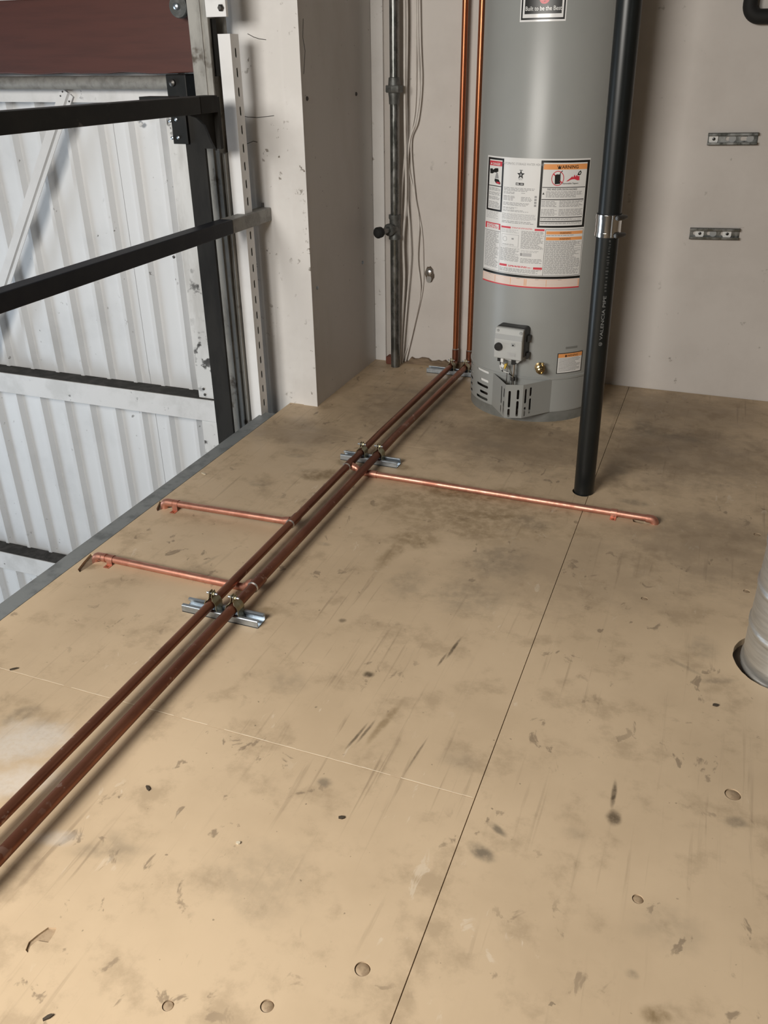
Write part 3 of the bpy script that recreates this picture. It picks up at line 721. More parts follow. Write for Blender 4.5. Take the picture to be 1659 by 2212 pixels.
# lower jacket with combustion air slots
lj = MB().lathe([(HR, .042), (HR, .180), (HR-.0015, .180), (HR-.0015, .042), (HR, .042)], (HC.x, HC.y, 0), 120, caps=False).build('lower_jacket', 'heater_paint', H)
cu = MB()
for da in (0, -28, -56):
    for a0, a1, z in ((-49, -32, .1665), (-43.4, -32, .1300), (-49, -32, .1065), (-43.4, -32, .0805), (-49, -32, .0560)):
        am = math.radians((a0+a1)/2+da); wd = (a1-a0)*D2
        er = Vector((math.sin(am), -math.cos(am), 0)); et = Vector((math.cos(am), math.sin(am), 0))
        cu.prism(slot(0, 0, wd, .0105), lambda a, b, d: Vector((HC.x, HC.y, z))+er*d+et*a+Vector((0, 0, b)), HR-.03, HR+.03)
arc = [(HC.x+(HR+.02)*math.sin(a*math.pi/180), HC.y-(HR+.02)*math.cos(a*math.pi/180)) for a in range(-23, 23, 5)]
arc += [(HC.x+(HR-.02)*math.sin(a*math.pi/180), HC.y-(HR-.02)*math.cos(a*math.pi/180)) for a in range(22, -24, -5)]
cu.prism(arc, lambda a, b, d: Vector((a, b, d)), .050, .140)
cut(lj, cu)
MB().lathe([(HR-.03, .03), (HR-.03, .178)], (HC.x, HC.y, 0), 64, caps=False).build('burner_chamber', 'heater_dark', H)
ins = MB()
for i in range(20):
    u0, u1 = (-110+4*i)*D2, (-110+4*(i+1))*D2
    ins.add([hc(u0, .118, -.004), hc(u1, .118, -.004), hc(u1, .178, -.004), hc(u0, .178, -.004), hc(u0, .118, -.006), hc(u1, .118, -.006), hc(u1, .178, -.006), hc(u0, .178, -.006)],
            [(0, 1, 2, 3), (7, 6, 5, 4), (0, 4, 5, 1), (3, 2, 6, 7)])
ins.build('insulation', 'insulation', H)

# burner door with folded, slotted guard
zt_, zb_ = .174, .043
A = hc(-26.5*D2, 0, .001); Dd = hc(26*D2, 0, .001)
Bp = G(1093, 831, zt_); Cp = G(1131, 832, zt_)
gd_ = bpy.data.objects.new('burner_guard', None); COL.objects.link(gd_); gd_.location = (HC.x, HC.y-HR, zb_); child(gd_, H)
def face(P, Q, slots, name='guard_panel'):
    P = Vector((P.x, P.y, 0)); Q = Vector((Q.x, Q.y, 0)); L = (Q-P).length; e = (Q-P)/L; nn = Vector((e.y, -e.x, 0))
    hs = [slot(u*L, v, wd, ht) for u, v, wd, ht in slots]
    o = MB().plate([(0, zb_), (L, zb_), (L, zt_), (0, zt_)], hs, lambda a, b, c: P+e*a+nn*c+Vector((0, 0, b)), .0012).build(name, 'heater_paint', None, smooth=0)
    o.parent = gd_; o.matrix_parent_inverse = Matrix.Translation(-(H.location+Vector((0, 0, 0)))) @ Matrix.Identity(4)
    o.matrix_parent_inverse = Matrix.Translation(-Vector((HC.x, HC.y-HR, zb_))) 
    return o
wS = .0075
face(A, Bp, [(.70, .120, .010, .070), (.70, .063, .010, .030), (.89, .137, .010, .036), (.89, .077, .010, .056)])
face(Bp, Cp, [(.24, .117, .0088, .066), (.24, .062, .0088, .034), (.72, .136, .0088, .038), (.72, .080, .0088, .062)])
face(Cp, Dd, [(.10, .128, .0095, .058), (.10, .066, .0095, .038), (.27, .142, .0095, .036), (.27, .085, .0095, .062)])
# ledge closing the top of the guard behind the tubes
vs = [Vector((p.x, p.y, zt_-.003)) for p in (A, Bp, Cp, Dd)]
# flat trim plate right of the guard
tp = MB()
for i in range(16):
    u0, u1 = (26+2*i)*D2, (26+2*(i+1))*D2
    tp.add([hc(u0, .046, .0012), hc(u1, .046, .0012), hc(u1, .170, .0012), hc(u0, .170, .0012)], [(0, 1, 2, 3)])
tp.build('access_plate', 'heater_paint', H)
# dark burner parts inside the guard
MB().lathe([(.022, .05), (.022, .075), (.010, .09), (.010, .13)], (Bp.x+.02, Bp.y+.035, 0), 14).build('pilot_burner', 'heater_dark', H)

# ---- gas control valve
VC = -8.4*D2; va = VC/HR
vo = hc(VC, .316, 0); er = Vector((math.sin(va), -math.cos(va), 0)); et = Vector((math.cos(va), math.sin(va), 0)); ez = Vector((0, 0, 1))
def vf(u, v, wv): return vo+et*u+ez*v+er*wv
V = bpy.data.objects.new('gas_control_valve', None); COL.objects.link(V); V.location = vo; child(V, H)
def vpart(mb, name, mat, **k):
    o = mb.build(name, mat, None, **k); o.parent = V
    o.matrix_parent_inverse = Matrix.Translation(-vo); return o
vpart(MB().prism(rrect(-.056, .060, -.050, .062, .012), lambda a, b, d: vf(a, b, d), -.004, .034), 'gasket_back', 'black_plastic', bevel=.001)
body = [(-.058, .0), (-.058, .052), (.014, .057), (.034, .050), (.050, .046), (.057, .040), (.058, 0)]
vpart(MB().prism(body, lambda b, wv, d: vf(d, b, .022+wv*.62), -.0555, .0535), 'housing', 'valve_plastic', smooth=0, bevel=.004)
band = [(.016, .0578), (.034, .0512), (.034, .0500), (.016, .0566)]
vpart(MB().prism(band, lambda b, wv, d: vf(d, b, .0222+wv*.62), -.0535, .0515), 'grey_band', 'valve_band', smooth=0)
fw = .0575
vpart(MB().lathe([(.0150, 0), (.0150, .010), (.0135, .014), (.004, .0145)], vf(-.036, -.012, fw-.003), 28, tuple(er)), 'knob', 'black_plastic')
vpart(MB().prism(rrect(.012, .027, .000, .013, .002), lambda a, b, d: vf(a, b-.006, d), fw-.003, fw+.0005), 'indicator_window', 'valve_band', smooth=0)
vpart(MB().lathe([(.004, 0), (.003, .002)], vf(.0195, -.001, fw-.001), 12, tuple(er)), 'indicator_lens', 'ink_black')
for u, v, r in ((.045, .045, .0065), (-.044, .046, .0050)):
    vpart(MB().lathe([(r, 0), (r, .004), (r*.6, .006), (r*.2, .005)], vf(u, v, .022+.046*.62-.003), 16, tuple(er)), 'screw', 'valve_band')
prt = MB()
def vbar(m, u0, u1, v0, v1): m.add([vf(u0, v0, fw+.0004), vf(u1, v0, fw+.0004), vf(u1, v1, fw+.0004), vf(u0, v1, fw+.0004)], [(0, 1, 2, 3)])
for k in range(4): vbar(prt, -.012, .006, .004-k*.0014, .0046-k*.0014)
for k in range(9): vbar(prt, -.004+.001*k, .030, -.030-k*.0016, -.0293-k*.0016)
for k in range(9):
    a = math.radians(-50+35*k); u, v = -.036+.0195*math.cos(a), -.012+.0195*math.sin(a); vbar(prt, u-.0008, u+.0008, v-.0008, v+.0008)
vpart(prt, 'printing', 'ink_mid', smooth=0)
vpart(MB().box(-1, -1, 0, 0, 0, 0) if False else MB().prism([(-.044, -.073), (-.033, -.073), (-.033, -.056), (-.044, -.056)], lambda a, b, d: vf(a, b, d), .030, .044), 'socket', 'black_plastic', smooth=0)
vpart(MB().prism([(.012, -.078), (.026, -.078), (.026, -.056), (.012, -.056)], lambda a, b, d: vf(a, b, d), .022, .046), 'gas_outlet', 'black_plastic', smooth=0)
vpart(MB().prism([(-.018, -.066), (.034, -.074), (.045, -.062), (.050, -.050), (-.02, -.05)], lambda a, b, d: vf(a, b, d), .010, .036), 'lower_block', 'valve_plastic', smooth=0, bevel=.002)
for v in (.02, -.045): vpart(MB().prism(rrect(.058, .068, v-.012, v+.012, .004), lambda a, b, d: vf(a, b, d), .004, .022), 'mounting_lug', 'black_plastic', smooth=0)
vpart(MB().prism([(-.030, -.074), (-.019, -.074), (-.019, -.060), (-.030, -.060)], lambda a, b, d: vf(a, b, d), .034, .048), 'white_plug', 'white_plastic', smooth=0, bevel=.001)
vpart(MB().prism([(-.029, -.090), (-.018, -.096), (-.012, -.086), (-.024, -.076)], lambda a, b, d: vf(a, b, d), .040, .050), 'white_connector', 'white_plastic', smooth=0, bevel=.0015)
vpart(MB().prism([(-.014, -.098), (-.009, -.098), (-.003, -.080), (-.006, -.077), (-.013, -.079)], lambda a, b, d: vf(a, b, d), .040, .050), 'yellow_connector', 'yellow_plastic', smooth=0, bevel=.001)
vpart(MB().tube([vf(.019, -.076, .034), vf(.019, -.185, .036)], .0052, 12), 'gas_tube', 'aluminium')
vpart(MB().tube([vf(-.007, -.076, .034), vf(-.006, -.20, .034)], .0024, 8), 'pilot_tube', 'aluminium')
vpart(MB().lathe([(.009, 0), (.009, .014)], vf(.019, -.142, .036), 6, (0, 0, 1)), 'tube_nut', 'steel_dark')
vpart(MB().lathe([(.0078, 0), (.0078, .010), (.006, .014)], vf(.011, -.180, .036), 10, (0, 0, 1)), 'tube_ferrule', 'aluminium')
vpart(MB().tube(spline([vf(-.006, -.080, .045), vf(.008, -.092, .05), vf(.018, -.115, .046), vf(.022, -.135, .042)]), .0011, 6), 'wire', 'yellow_zinc')
vpart(MB().tube(spline([vf(-.034, -.072, .036), vf(-.034, -.09, .04), vf(-.026, -.106, .042), vf(-.012, -.112, .04), vf(.008, -.116, .04), vf(.018, -.128, .04)]), .0015, 6), 'wire', 'white_plastic')
vpart(MB().tube([vf(-.034, -.074, .037), vf(-.034, -.088, .039)], .0022, 6), 'wire_sleeve', 'ink_black')
vpart(MB().tube([vf(-.025, -.106, .042), vf(-.020, -.112, .042)], .0024, 6), 'wire_sleeve', 'ink_black')
vpart(MB().tube([vf(.004, -.115, .041), vf(.018, -.124, .041)], .0026, 6), 'wire_sleeve', 'ink_black')

# ---- drain valve
a = 14.8*math.pi/180; dr = Vector((math.sin(a), -math.cos(a), 0)); dp = hc(14.8*D2, .222, 0)
dvv = MB().lathe([(.019, 0), (.019, .002), (.013, .004), (.013, .020), (.0165, .022), (.0165, .032), (.012, .034), (.012, .05), (.008, .052), (.007, .046), (.001, .046)], dp, 20, tuple(dr)).build('drain_valve', 'brass', H)
sv = MB().cyl(dp+dr*.026+Vector((.008, 0, .014)), dp+dr*.026+Vector((.010, 0, .026)), .0042, 10).build('valve_stem', 'brass', dvv)
MB().lathe([(.024, -.001), (.022, .0018), (.019, .002)], dp, 24, tuple(dr)).build('escutcheon', 'heater_paint', dvv)

# ---- printed labels wrapped on the jacket
def wrap_quad(m, u0, u1, v0, v1, wv, step=.008):
    n = max(1, int(math.ceil(abs(u1-u0)/step))); b = len(m.v)
    for i in range(n+1):
        u = u0+(u1-u0)*i/n; m.v += [hc(u, v0, wv), hc(u, v1, wv)]
    m.f += [[b+2*i, b+2*i+2, b+2*i+3, b+2*i+1] for i in range(n)]
def wrap_poly(m, pts, wv): m.add([hc(u, v, wv) for u, v in pts], [list(range(len(pts)))])
def wrap_text(m, body, uc, v, size, wv, align='c', bold=0.0, xs=1.0):
    vs, fs = text_polys(body, size, bold)
    if not vs: return
    w0 = min(p[0] for p in vs); w1 = max(p[0] for p in vs)
    off = -(w0+w1)/2 if align == 'c' else -w0
    m.add([hc(uc+(x+off)*xs, v+y, wv) for x, y in vs], fs)
class Label:
    def __init__(s, name, u0, u1, v0, v1, mat='label_white'):
        s.u0, s.u1, s.v0, s.v1 = u0, u1, v0, v1
        m = MB(); wrap_quad(m, u0, u1, v0, v1, .0005, .005); s.o = m.build(name, mat, H); s.L = {}
    def mb(s, k): return s.L.setdefault(k, MB())
    def U(s, u):
        # label layout was read as seen from the front-right, so columns are spread round the curve
        a0 = math.radians(10.7); x0 = math.sin(s.u0/HR-a0); x1 = math.sin(s.u1/HR-a0)
        return HR*(a0+math.asin(x0+(x1-x0)*u))
    def W(s, v): return s.v1-(s.v1-s.v0)*v
    def q(s, k, a, b, c, d, lay=1): wrap_quad(s.mb((k, lay)), s.U(a), s.U(b), s.W(d), s.W(c), .0005+.00028*lay)
    def p(s, k, pts, lay=2): wrap_poly(s.mb((k, lay)), [(s.U(a), s.W(b)) for a, b in pts], .0005+.00028*lay)
    def frame(s, k, a, b, c, d, tx, ty, lay=1):
        s.q(k, a, b, c, c+ty, lay); s.q(k, a, b, d-ty, d, lay); s.q(k, a, a+tx, c+ty, d-ty, lay); s.q(k, b-tx, b, c+ty, d-ty, lay)
    def t(s, k, body, u, v, size, align='c', lay=2, bold=0.0, xs=1.0): wrap_text(s.mb((k, lay)), body, s.U(u), s.W(v), size, .0005+.00028*lay, align, bold, xs)
    def para(s, k, a, b, c, d, n, th=.45, lay=1, ragged=.25):
        st = (d-c)/n
        for i in range(n):
            x = a; e = b-(b-a)*random.uniform(0, ragged)*(1 if random.random() < .5 else .1)
            while x < e-.004:
                wv = random.uniform(.012, .045); x1 = min(x+wv, e); s.q(k, x, x1, c+st*i, c+st*(i+th), lay); x = x1+.006
    def done(s):
        names = {'ink_black': 'black_print', 'ink_grey': 'grey_print', 'ink_mid': 'fine_print', 'ink_red': 'red_print', 'ink_orange': 'orange_print', 'ink_pink': 'pink_print', 'label_white': 'white_print', 'badge_silver': 'silver_print'}
        for (k, lay), m in s.L.items():
            m.build(names[k], k, s.o)['kind'] = 'stuff'
LB = Label('instruction_label', -46.3*D2, 42.2*D2, .515, .9475)
K, GY, MD, RD, OR, PK, WH = 'ink_black', 'ink_grey', 'ink_mid', 'ink_red', 'ink_orange', 'ink_pink', 'label_white'
LB.frame(K, .008, .172, .012, .418, .017, .015)
LB.q(RD, .026, .154, .036, .072); LB.t(WH, 'DANGER', .098, .066, .0115, lay=3, bold=.0002, xs=.8)
LB.p(WH, [(.036, .064), (.054, .064), (.045, .046)], 3)
LB.p(K, [(.03, .098), (.055, .094), (.062, .104), (.085, .09), (.115, .088), (.118, .112), (.098, .122), (.075, .122), (.06, .132), (.034, .134)], 2)
LB.p(GY, [(.098, .122), (.112, .122), (.125, .165), (.085, .165)], 2)
LB.p(K, [(.085, .168), (.125, .172), (.146, .200), (.140, .209), (.100, .203), (.082, .185)], 2); LB.p(RD, [(.10, .190), (.135, .192), (.142, .205), (.11, .203)], 3)
LB.q(K, .025, .155, .221, .227)
for c0 in (.238, .272, .306, .345, .372): LB.para(GY, .030, .150, c0, c0+.026, 3, lay=2)
LB.t(GY, 'AUTOMATIC STORAGE WATER HEATER', .355, .052, .0105, lay=1, xs=.82)
sx, sy = .345, .122
for sc, k in ((1.0, K), (.42, GY)):
    pts = []
    for i in range(10):
        a = math.pi/2+i*math.pi/5; r = (.0155 if i % 2 == 0 else .0065)*sc
        pts.append((sx+r*math.cos(a)/(LB.u1-LB.u0), sy-r*math.sin(a)/(LB.v1-LB.v0)))
    LB.p(k, pts, 2 if sc == 1 else 3)
LB.q(K, .330, .362, .087, .091); LB.para(GY, .325, .37, .150, .165, 2)
LB.q(K, .300, .380, .182, .201); LB.para(WH, .306, .338, .186, .199, 2, .6, lay=3); LB.q(MD, .345, .372, .187, .195, 3)
LB.para(GY, .185, .49, .222, .252, 3); LB.para(GY, .185, .30, .255, .275, 2); LB.para(GY, .36, .42, .258, .266, 1)
LB.para(GY, .185, .30, .285, .325, 4); LB.para(GY, .36, .47, .288, .325, 4); LB.para(GY, .185, .45, .335, .362, 3); LB.para(GY, .185, .33, .372, .388, 2); LB.para(GY, .185, .44, .392, .408, 2)
for k in range(4): LB.q(GY, .492, .514, .275+.022*k, .291+.022*k)
LB.para(MD, .18, .52, .420, .470, 7, .55); LB.para(GY, .18, .50, .478, .500, 2)
LB.para(MD, .010, .14, .425, .482, 6)
LB.frame(K, .535, .995, .012, .515, .022, .016)
LB.q(OR, .560, .972, .038, .078); LB.t(K, 'WARNING', .79, .071, .0150, lay=2, bold=.0002); LB.p(K, [(.695, .073), (.727, .073), (.711, .047)], 2)
cx, cy = .700, .142; asp = (LB.u1-LB.u0)/(LB.v1-LB.v0)
def ring(r0, r1, k, lay):
    for i in range(28):
        a, b = 2*math.pi*i/28, 2*math.pi*(i+1)/28
        LB.p(k, [(cx+r0*math.cos(a), cy+r0*asp*math.sin(a)), (cx+r1*math.cos(a), cy+r1*asp*math.sin(a)), (cx+r1*math.cos(b), cy+r1*asp*math.sin(b)), (cx+r0*math.cos(b), cy+r0*asp*math.sin(b))], lay)
LB.p(K, [(.672, .118), (.690, .112), (.725, .113), (.728, .182), (.676, .185)], 2); LB.p(K, [(.716, .113), (.722, .095), (.742, .084), (.744, .089), (.728, .099), (.724, .113)], 2)
ring(.054, .060, RD, 3); LB.p(RD, [(cx-.046, cy-.030), (cx-.040, cy-.037), (cx+.046, cy+.030), (cx+.040, cy+.037)], 3)
LB.p(RD, [(.782, .165), (.815, .145), (.838, .128), (.846, .138), (.858, .115), (.868, .133), (.880, .118), (.892, .130), (.905, .125), (.908, .158)], 2)
LB.p(K, [(.885, .118), (.895, .098), (.912, .086), (.922, .100), (.915, .118), (.898, .122)], 2); LB.p(WH, [(.898, .108), (.908, .096), (.914, .104), (.906, .114)], 3)
LB.t(K, 'Flammable Vapors', .825, .186, .0085, lay=2, xs=.9)
LB.q(K, .560, .970, .207, .212)
LB.t(K, 'FIRE AND EXPLOSION HAZARD', .755, .230, .0085, lay=2, xs=.85)
LB.para(GY, .60, .95, .240, .288, 5); LB.p(K, [(.565, .262), (.585, .262), (.575, .246)], 2)
LB.q(K, .560, .965, .297, .303); LB.para(GY, .562, .71, .312, .360, 5); LB.para(GY, .735, .965, .308, .360, 6); LB.para(GY, .562, .72, .372, .425, 6); LB.para(GY, .735, .965, .372, .425, 6)
LB.q(K, .560, .965, .432, .438); LB.para(GY, .562, .965, .443, .458, 2); LB.q(K, .560, .965, .463, .470); LB.para(GY, .562, .965, .475, .490, 2)
# lower half
LB.q(RD, .006, .022, .512, .560); LB.q(RD, .150, .166, .512, .560); LB.q(RD, .022, .150, .512, .520); LB.para(RD, .03, .14, .524, .556, 4, .5)
LB.q(K, .004, .168, .574, .577); LB.para(GY, .010, .160, .584, .872, 40, .5)
LB.q(GY, .170, .173, .520, .895); LB.q(K, .622, .625, .528, .895); LB.q(K, .622, .992, .528, .531); LB.q(K, .990, .993, .528, .895); LB.q(K, .004, .99, .893, .896)
LB.q(RD, .178, .275, .522, .537); LB.q(RD, .515, .612, .526, .541); LB.para(RD, .285, .50, .524, .536, 2)
LB.para(MD, .18, .36, .545, .575, 3); LB.q(MD, .188, .362, .583, .680, 1); LB.q(WH, .192, .358, .586, .677, 2)
cx, cy = .222, .622; ring(.018, .021, GY, 3); LB.q(GY, .290, .312, .610, .622, 3); LB.para(GY, .20, .35, .660, .672, 2, lay=3)
LB.para(GY, .385, .612, .548, .690, 18, .5); LB.para(GY, .18, .375, .692, .800, 14, .45); LB.para(MD, .39, .60, .700, .720, 2); LB.q(GY, .385, .408, .722, .745); LB.q(MD, .412, .50, .720, .748); LB.para(GY, .39, .61, .765, .805, 4)
LB.q(RD, .178, .255, .824, .842); LB.q(RD, .525, .615, .830, .848); LB.para(RD, .27, .51, .828, .842, 2, .7); LB.para(GY, .18, .61, .853, .886, 4, .5)
for v in (.542, .588): LB.q(OR, .632, .985, v, v+.024); LB.t(K, 'WARNING', .82, v+.020, .0085, lay=2)
LB.para(GY, .632, .985, .572, .582, 1); LB.para(GY, .632, .985, .618, .885, 36, .5)
LB.q(K, .0, 1.0, .902, .922); LB.q(PK, .0, 1.0, .925, .990); LB.q(RD, .0, 1.0, .990, 1.0)
for u in (.135, .30, .445, .462, .665, .99): LB.q(OR, u, u+.004, .93, .985, 2)
for k in range(6): LB.q(WH, .01, .44, .934+.009*k, .9375+.009*k, 2); LB.q(WH, .47, .98, .934+.009*k, .9375+.009*k, 2)
for u in (.03, .33, .52, .75): LB.t(K, 'xxxxx' if False else '-----', u+.05, .934, .008, lay=3)
LB.done()
WS = Label('warning_sticker', 29.0*D2, 53.0*D2, .1945, .2735, K)
WS.q(WH, .03, .97, .035, .965, 1); WS.q(OR, .03, .97, .035, .22, 2); WS.t(K, 'WARNING', .56, .19, .0115, lay=3); WS.p(K, [(.29, .20), (.37, .20), (.33, .07)], 3)
WS.para(GY, .07, .93, .26, .93, 11, .45, lay=2)
WS.done()
NP = Label('serial_plate', 35.6*D2, 46.7*D2, .288, .2965, 'heater_ring'); NP.done()
BD = Label('brand_badge', -19.2*D2, 14.2*D2, 1.349, 1.50, 'badge_silver')
BD.q(K, .025, .975, .02, .965, 1); BD.q('badge_silver', .06, .94, .04, .93, 2); BD.q(K, .10, .90, .06, .86, 3)
pts = [(.52+(.105)*math.cos(2*math.pi*i/24)*(1 if abs(math.cos(2*math.pi*i/24)) > .5 else 1.05), .60+.085*math.sin(2*math.pi*i/24)) for i in range(24)]
BD.p(RD, pts, 4); BD.para(WH, .445, .60, .565, .625, 3, .5, lay=5)
BD.t(WH, 'Built to be the Best', .50, .80, .0172, lay=4, bold=.0001, xs=.86)
BD.done()

# ================================================================== BLACK VENT PIPE
BR = 0.0318
bt = Vector((-.3112, 2.5362, 1.3732)); bb = Vector((BLK.x, BLK.y, 0)); bd = (bt-bb).normalized()
def bp(z): return bb+bd*(z/bd.z)
B = thing('black_drain_pipe', 'black plastic pipe standing in the floor before the water heater', 'pipe', (bb.x, bb.y, 0))
zc0, zc1 = AY(1315, 516, 2.50).z, AY(1317, 466, 2.50).z
MB().tube([bp(-.05), bp(zc0+.02)], BR, 32).build('lower_pipe', 'black_abs', B)
MB().tube([bp(zc1-.02), bp(2.6)], BR+.0005, 32).build('upper_pipe', 'black_abs', B)
cp = MB().tube([bp(zc0-.001), bp(zc1+.001)], BR+.0022, 32).build('coupling_sleeve', 'rubber', B)
prof = []; nb = 28
MB().tube([bp(zc0+.001), bp(zc1-.001)], BR+.0030, 40).build('steel_shield', 'steel_band', B)
for z in (zc0+.007, zc1-.007):
    bo = MB().tube([bp(z-.0055), bp(z+.0055)], BR+.0042, 40).build('band_clamp', 'steel_band', B)
    c = bp(z); e = Vector((.83, -.55, 0)).normalized(); tt = Vector((.55, .83, 0)).normalized()
    s0 = c+e*(BR+.007)
    MB().tube([s0-tt*.012, s0-tt*.006, s0+tt*.010, s0+tt*.026], [.006, .0075, .008, .005], 12).build('screw_housing', 'steel_dark', bo)
    MB().lathe([(.0048, 0), (.0048, .003), (.002, .003)], s0-tt*.012, 6, tuple(-tt)).build('clamp_screw', 'steel_dark', bo)
# lettering printed up the pipe
def pipe_text(body, zstart, size, mat, ang, name, bold=0.0, length=None):
    vs, fs = text_polys(body, size, bold)
    w0 = min(p[0] for p in vs); w1 = max(p[0] for p in vs)
    k = (length/(w1-w0)) if length else 1.0
    m = MB(); out = []
    for x, y in vs:
        a = ang-(y-size*.35)/BR; c = bp(zstart+(x-w0)*k)
        out.append(c+Vector((math.sin(a), -math.cos(a), 0))*(BR+.0004))
    m.add(out, fs); m.build(name, mat, B)
AN = math.radians(22)
zl0 = AY(1296, 735, 2.51).z; zl1 = AY(1308, 640, 2.51).z
pipe_text('VALENCIA PIPE', zl0, .0125, 'pipe_print', AN, 'lettering', .0001, zl1-zl0)
lg = MB(); z0 = AY(1296, 744, 2.51).z
for i in range(20):
    if i in (4, 5): continue
    for r0, r1 in ((.0036, .0052), (.0010, .0021)):
        P4 = []
        for aa, r in ((i, r0), (i, r1), (i+1, r1), (i+1, r0)):
            th = 2*math.pi*aa/20; x, y = r*math.cos(th), r*math.sin(th)
            a = AN-y/BR; P4.append(bp(z0+x)+Vector((math.sin(a), -math.cos(a), 0))*(BR+.0004))
        lg.add(P4, [(0, 1, 2, 3)])
lg.build('logo', 'pipe_print', B)
dots = MB(); z = zl1+.012
while z < zc0-.01:
    hgt = random.uniform(.002, .006)
    a0, a1 = AN+random.uniform(.05, .12), AN-random.uniform(.05, .16)
    dots.add([bp(z)+Vector((math.sin(a), -math.cos(a), 0))*(BR+.0004) for a in (a0, a1)]+[bp(z+hgt)+Vector((math.sin(a), -math.cos(a), 0))*(BR+.0004) for a in (a1, a0)], [(0, 1, 2, 3)])
    z += hgt+random.uniform(.002, .007)
dots.build('faint_lettering', 'pipe_print_faint', B)

# ================================================================== GALVANIZED PIPE, CABLES, WALL BITS
GX, GYY, GR = -1.312, 3.548, .0198
T = thing('galvanized_pipe', 'vertical galvanized steel pipe with union and capped tee beside white cables', 'pipe', (GX, GYY, 0))
zu = AY(852, 192, GYY).z; zt2 = AY(851, 490, GYY).z
MB().cyl((GX, GYY, 0.0), (GX, GYY, zt2-.02), GR+.0006, 24).build('lower_pipe', 'galv_dark', T)
MB().cyl((GX, GYY, zt2+.02), (GX, GYY, zu-.02), GR-.002, 24).build('middle_pipe', 'galv_dark', T)
MB().cyl((GX, GYY, zu+.02), (GX, GYY, 2.6), GR-.002, 24).build('upper_pipe', 'galv_dark', T)
MB().lathe([(GR-.002, -.055), (GR+.001, -.055), (GR+.002, -.03), (GR+.004, -.016), (GR+.004, .018), (GR+.002, .04), (GR-.002, .042)], (GX, GYY, zu), 24).build('union_body', 'malleable', T)
MB().lathe([(GR+.015, -.013), (GR+.017, -.010), (GR+.017, .010), (GR+.015, .013)], (GX, GYY, zu), 8).build('union_nut', 'malleable', T)
MB().lathe([(GR, -.050), (GR+.006, -.050), (GR+.006, -.036), (GR+.003, -.030), (GR+.003, .030), (GR+.006, .036), (GR+.006, .050), (GR, .050)], (GX, GYY, zt2), 24).build('tee_body', 'malleable', T)
td = Vector((-.30, -.95, -.02)).normalized()
p0 = Vector((GX, GYY, zt2-.006))
MB().lathe([(GR+.003, 0), (GR+.003, .032), (GR+.0055, .034), (GR+.0055, .044), (GR-.008, .044)], p0, 20, tuple(td)).build('tee_outlet', 'malleable', T)
nip = MB().cyl(p0+td*.04, p0+td*.115, GR-.007, 18).build('nipple', 'galv_dark', T)
MB().lathe([(GR-.006, 0), (GR+.002, .002), (GR+.003, .022), (GR-.003, .030), (.006, .033)], p0+td*.095, 20, tuple(td)).build('end_cap', 'rubber', T)

def cable(pts, y, r, label):
    P = [AY(px, py, y) for px, py in pts]
    tag(MB().tube(spline(P, 6), r, 8).build('white_cable', 'cable'), label, 'cable', 'thin white cables on the back wall')
CL = 'thin white cable in the middle of the bundle beside the galvanized pipe'
cable([(873, -120), (874, 60), (874, 180), (875, 290), (877, 420), (871, 520), (873, 600), (868, 700), (864, 792)], 3.5865, .0050, 'thickest white cable, hanging straight beside the galvanized pipe')
cable([(876, -120), (880, 40), (878, 190), (877, 300), (868, 420), (867, 520), (871, 580), (873, 640), (866, 740), (861, 793)], 3.596, .0036, 'thin white cable running directly against the galvanized pipe')
cable([(901, -120), (903, 100), (906, 200), (897, 265), (884, 310), (880, 400), (886, 520), (886, 570), (877, 680), (869, 790)], 3.604, .0036, CL)
cable([(905, -120), (908, 80), (911, 180), (903, 260), (888, 310), (896, 420), (905, 480), (902, 560), (908, 630), (895, 700), (874, 789)], 3.6115, .0034, CL)
cable([(897, -120), (899, 120), (896, 240), (881, 340), (900, 440), (911, 500), (914, 560), (912, 630), (890, 720), (866, 788)], 3.619, .0032, 'thin white cable of the bundle bowing closest to the ragged wall hole')
# blue tube behind the right riser
q = [AY(1030, y, 3.60) for y in (372, 390, 415, 440, 462)]
tag(MB().tube(spline([q[0]+Vector((.02, 0, 0)), q[1]+Vector((.004, 0, 0)), q[2], q[3]+Vector((.004, 0, 0)), q[4]+Vector((.02, 0, 0))]), .007, 10).build('blue_hose', 'cable_blue'), 'short curve of blue hose showing between copper riser and water heater', 'hose')
# torn hole in the wall with a steel cap
hp = AY(928, 590, WY-.002)
T = thing('sealed_wall_hole', 'ragged round hole with shiny steel cover in the wall beside copper risers', 'hole cover', hp)
pts = [(a*1.0, b) for a, b in circ(0, 0, .021, .034, 18, .14)]
MB().prism(pts, lambda a, b, d: hp+Vector((a, d, b-.006)), -.0005, .0015).build('torn_edge', 'dark_wood', T, smooth=0)
MB().lathe([(.0185, 0), (.0165, .004), (.010, .008), (.001, .009)], hp+Vector((0, -.0008, .003)), 20, (0, -1, 0)).build('steel_cap', 'aluminium', T)
MB().prism(circ(-.002, -.026, .012, .016, 12, .12), lambda a, b, d: hp+Vector((a, d, b)), -.004, -.0006).build('torn_flap', 'aluminium', T, smooth=0)

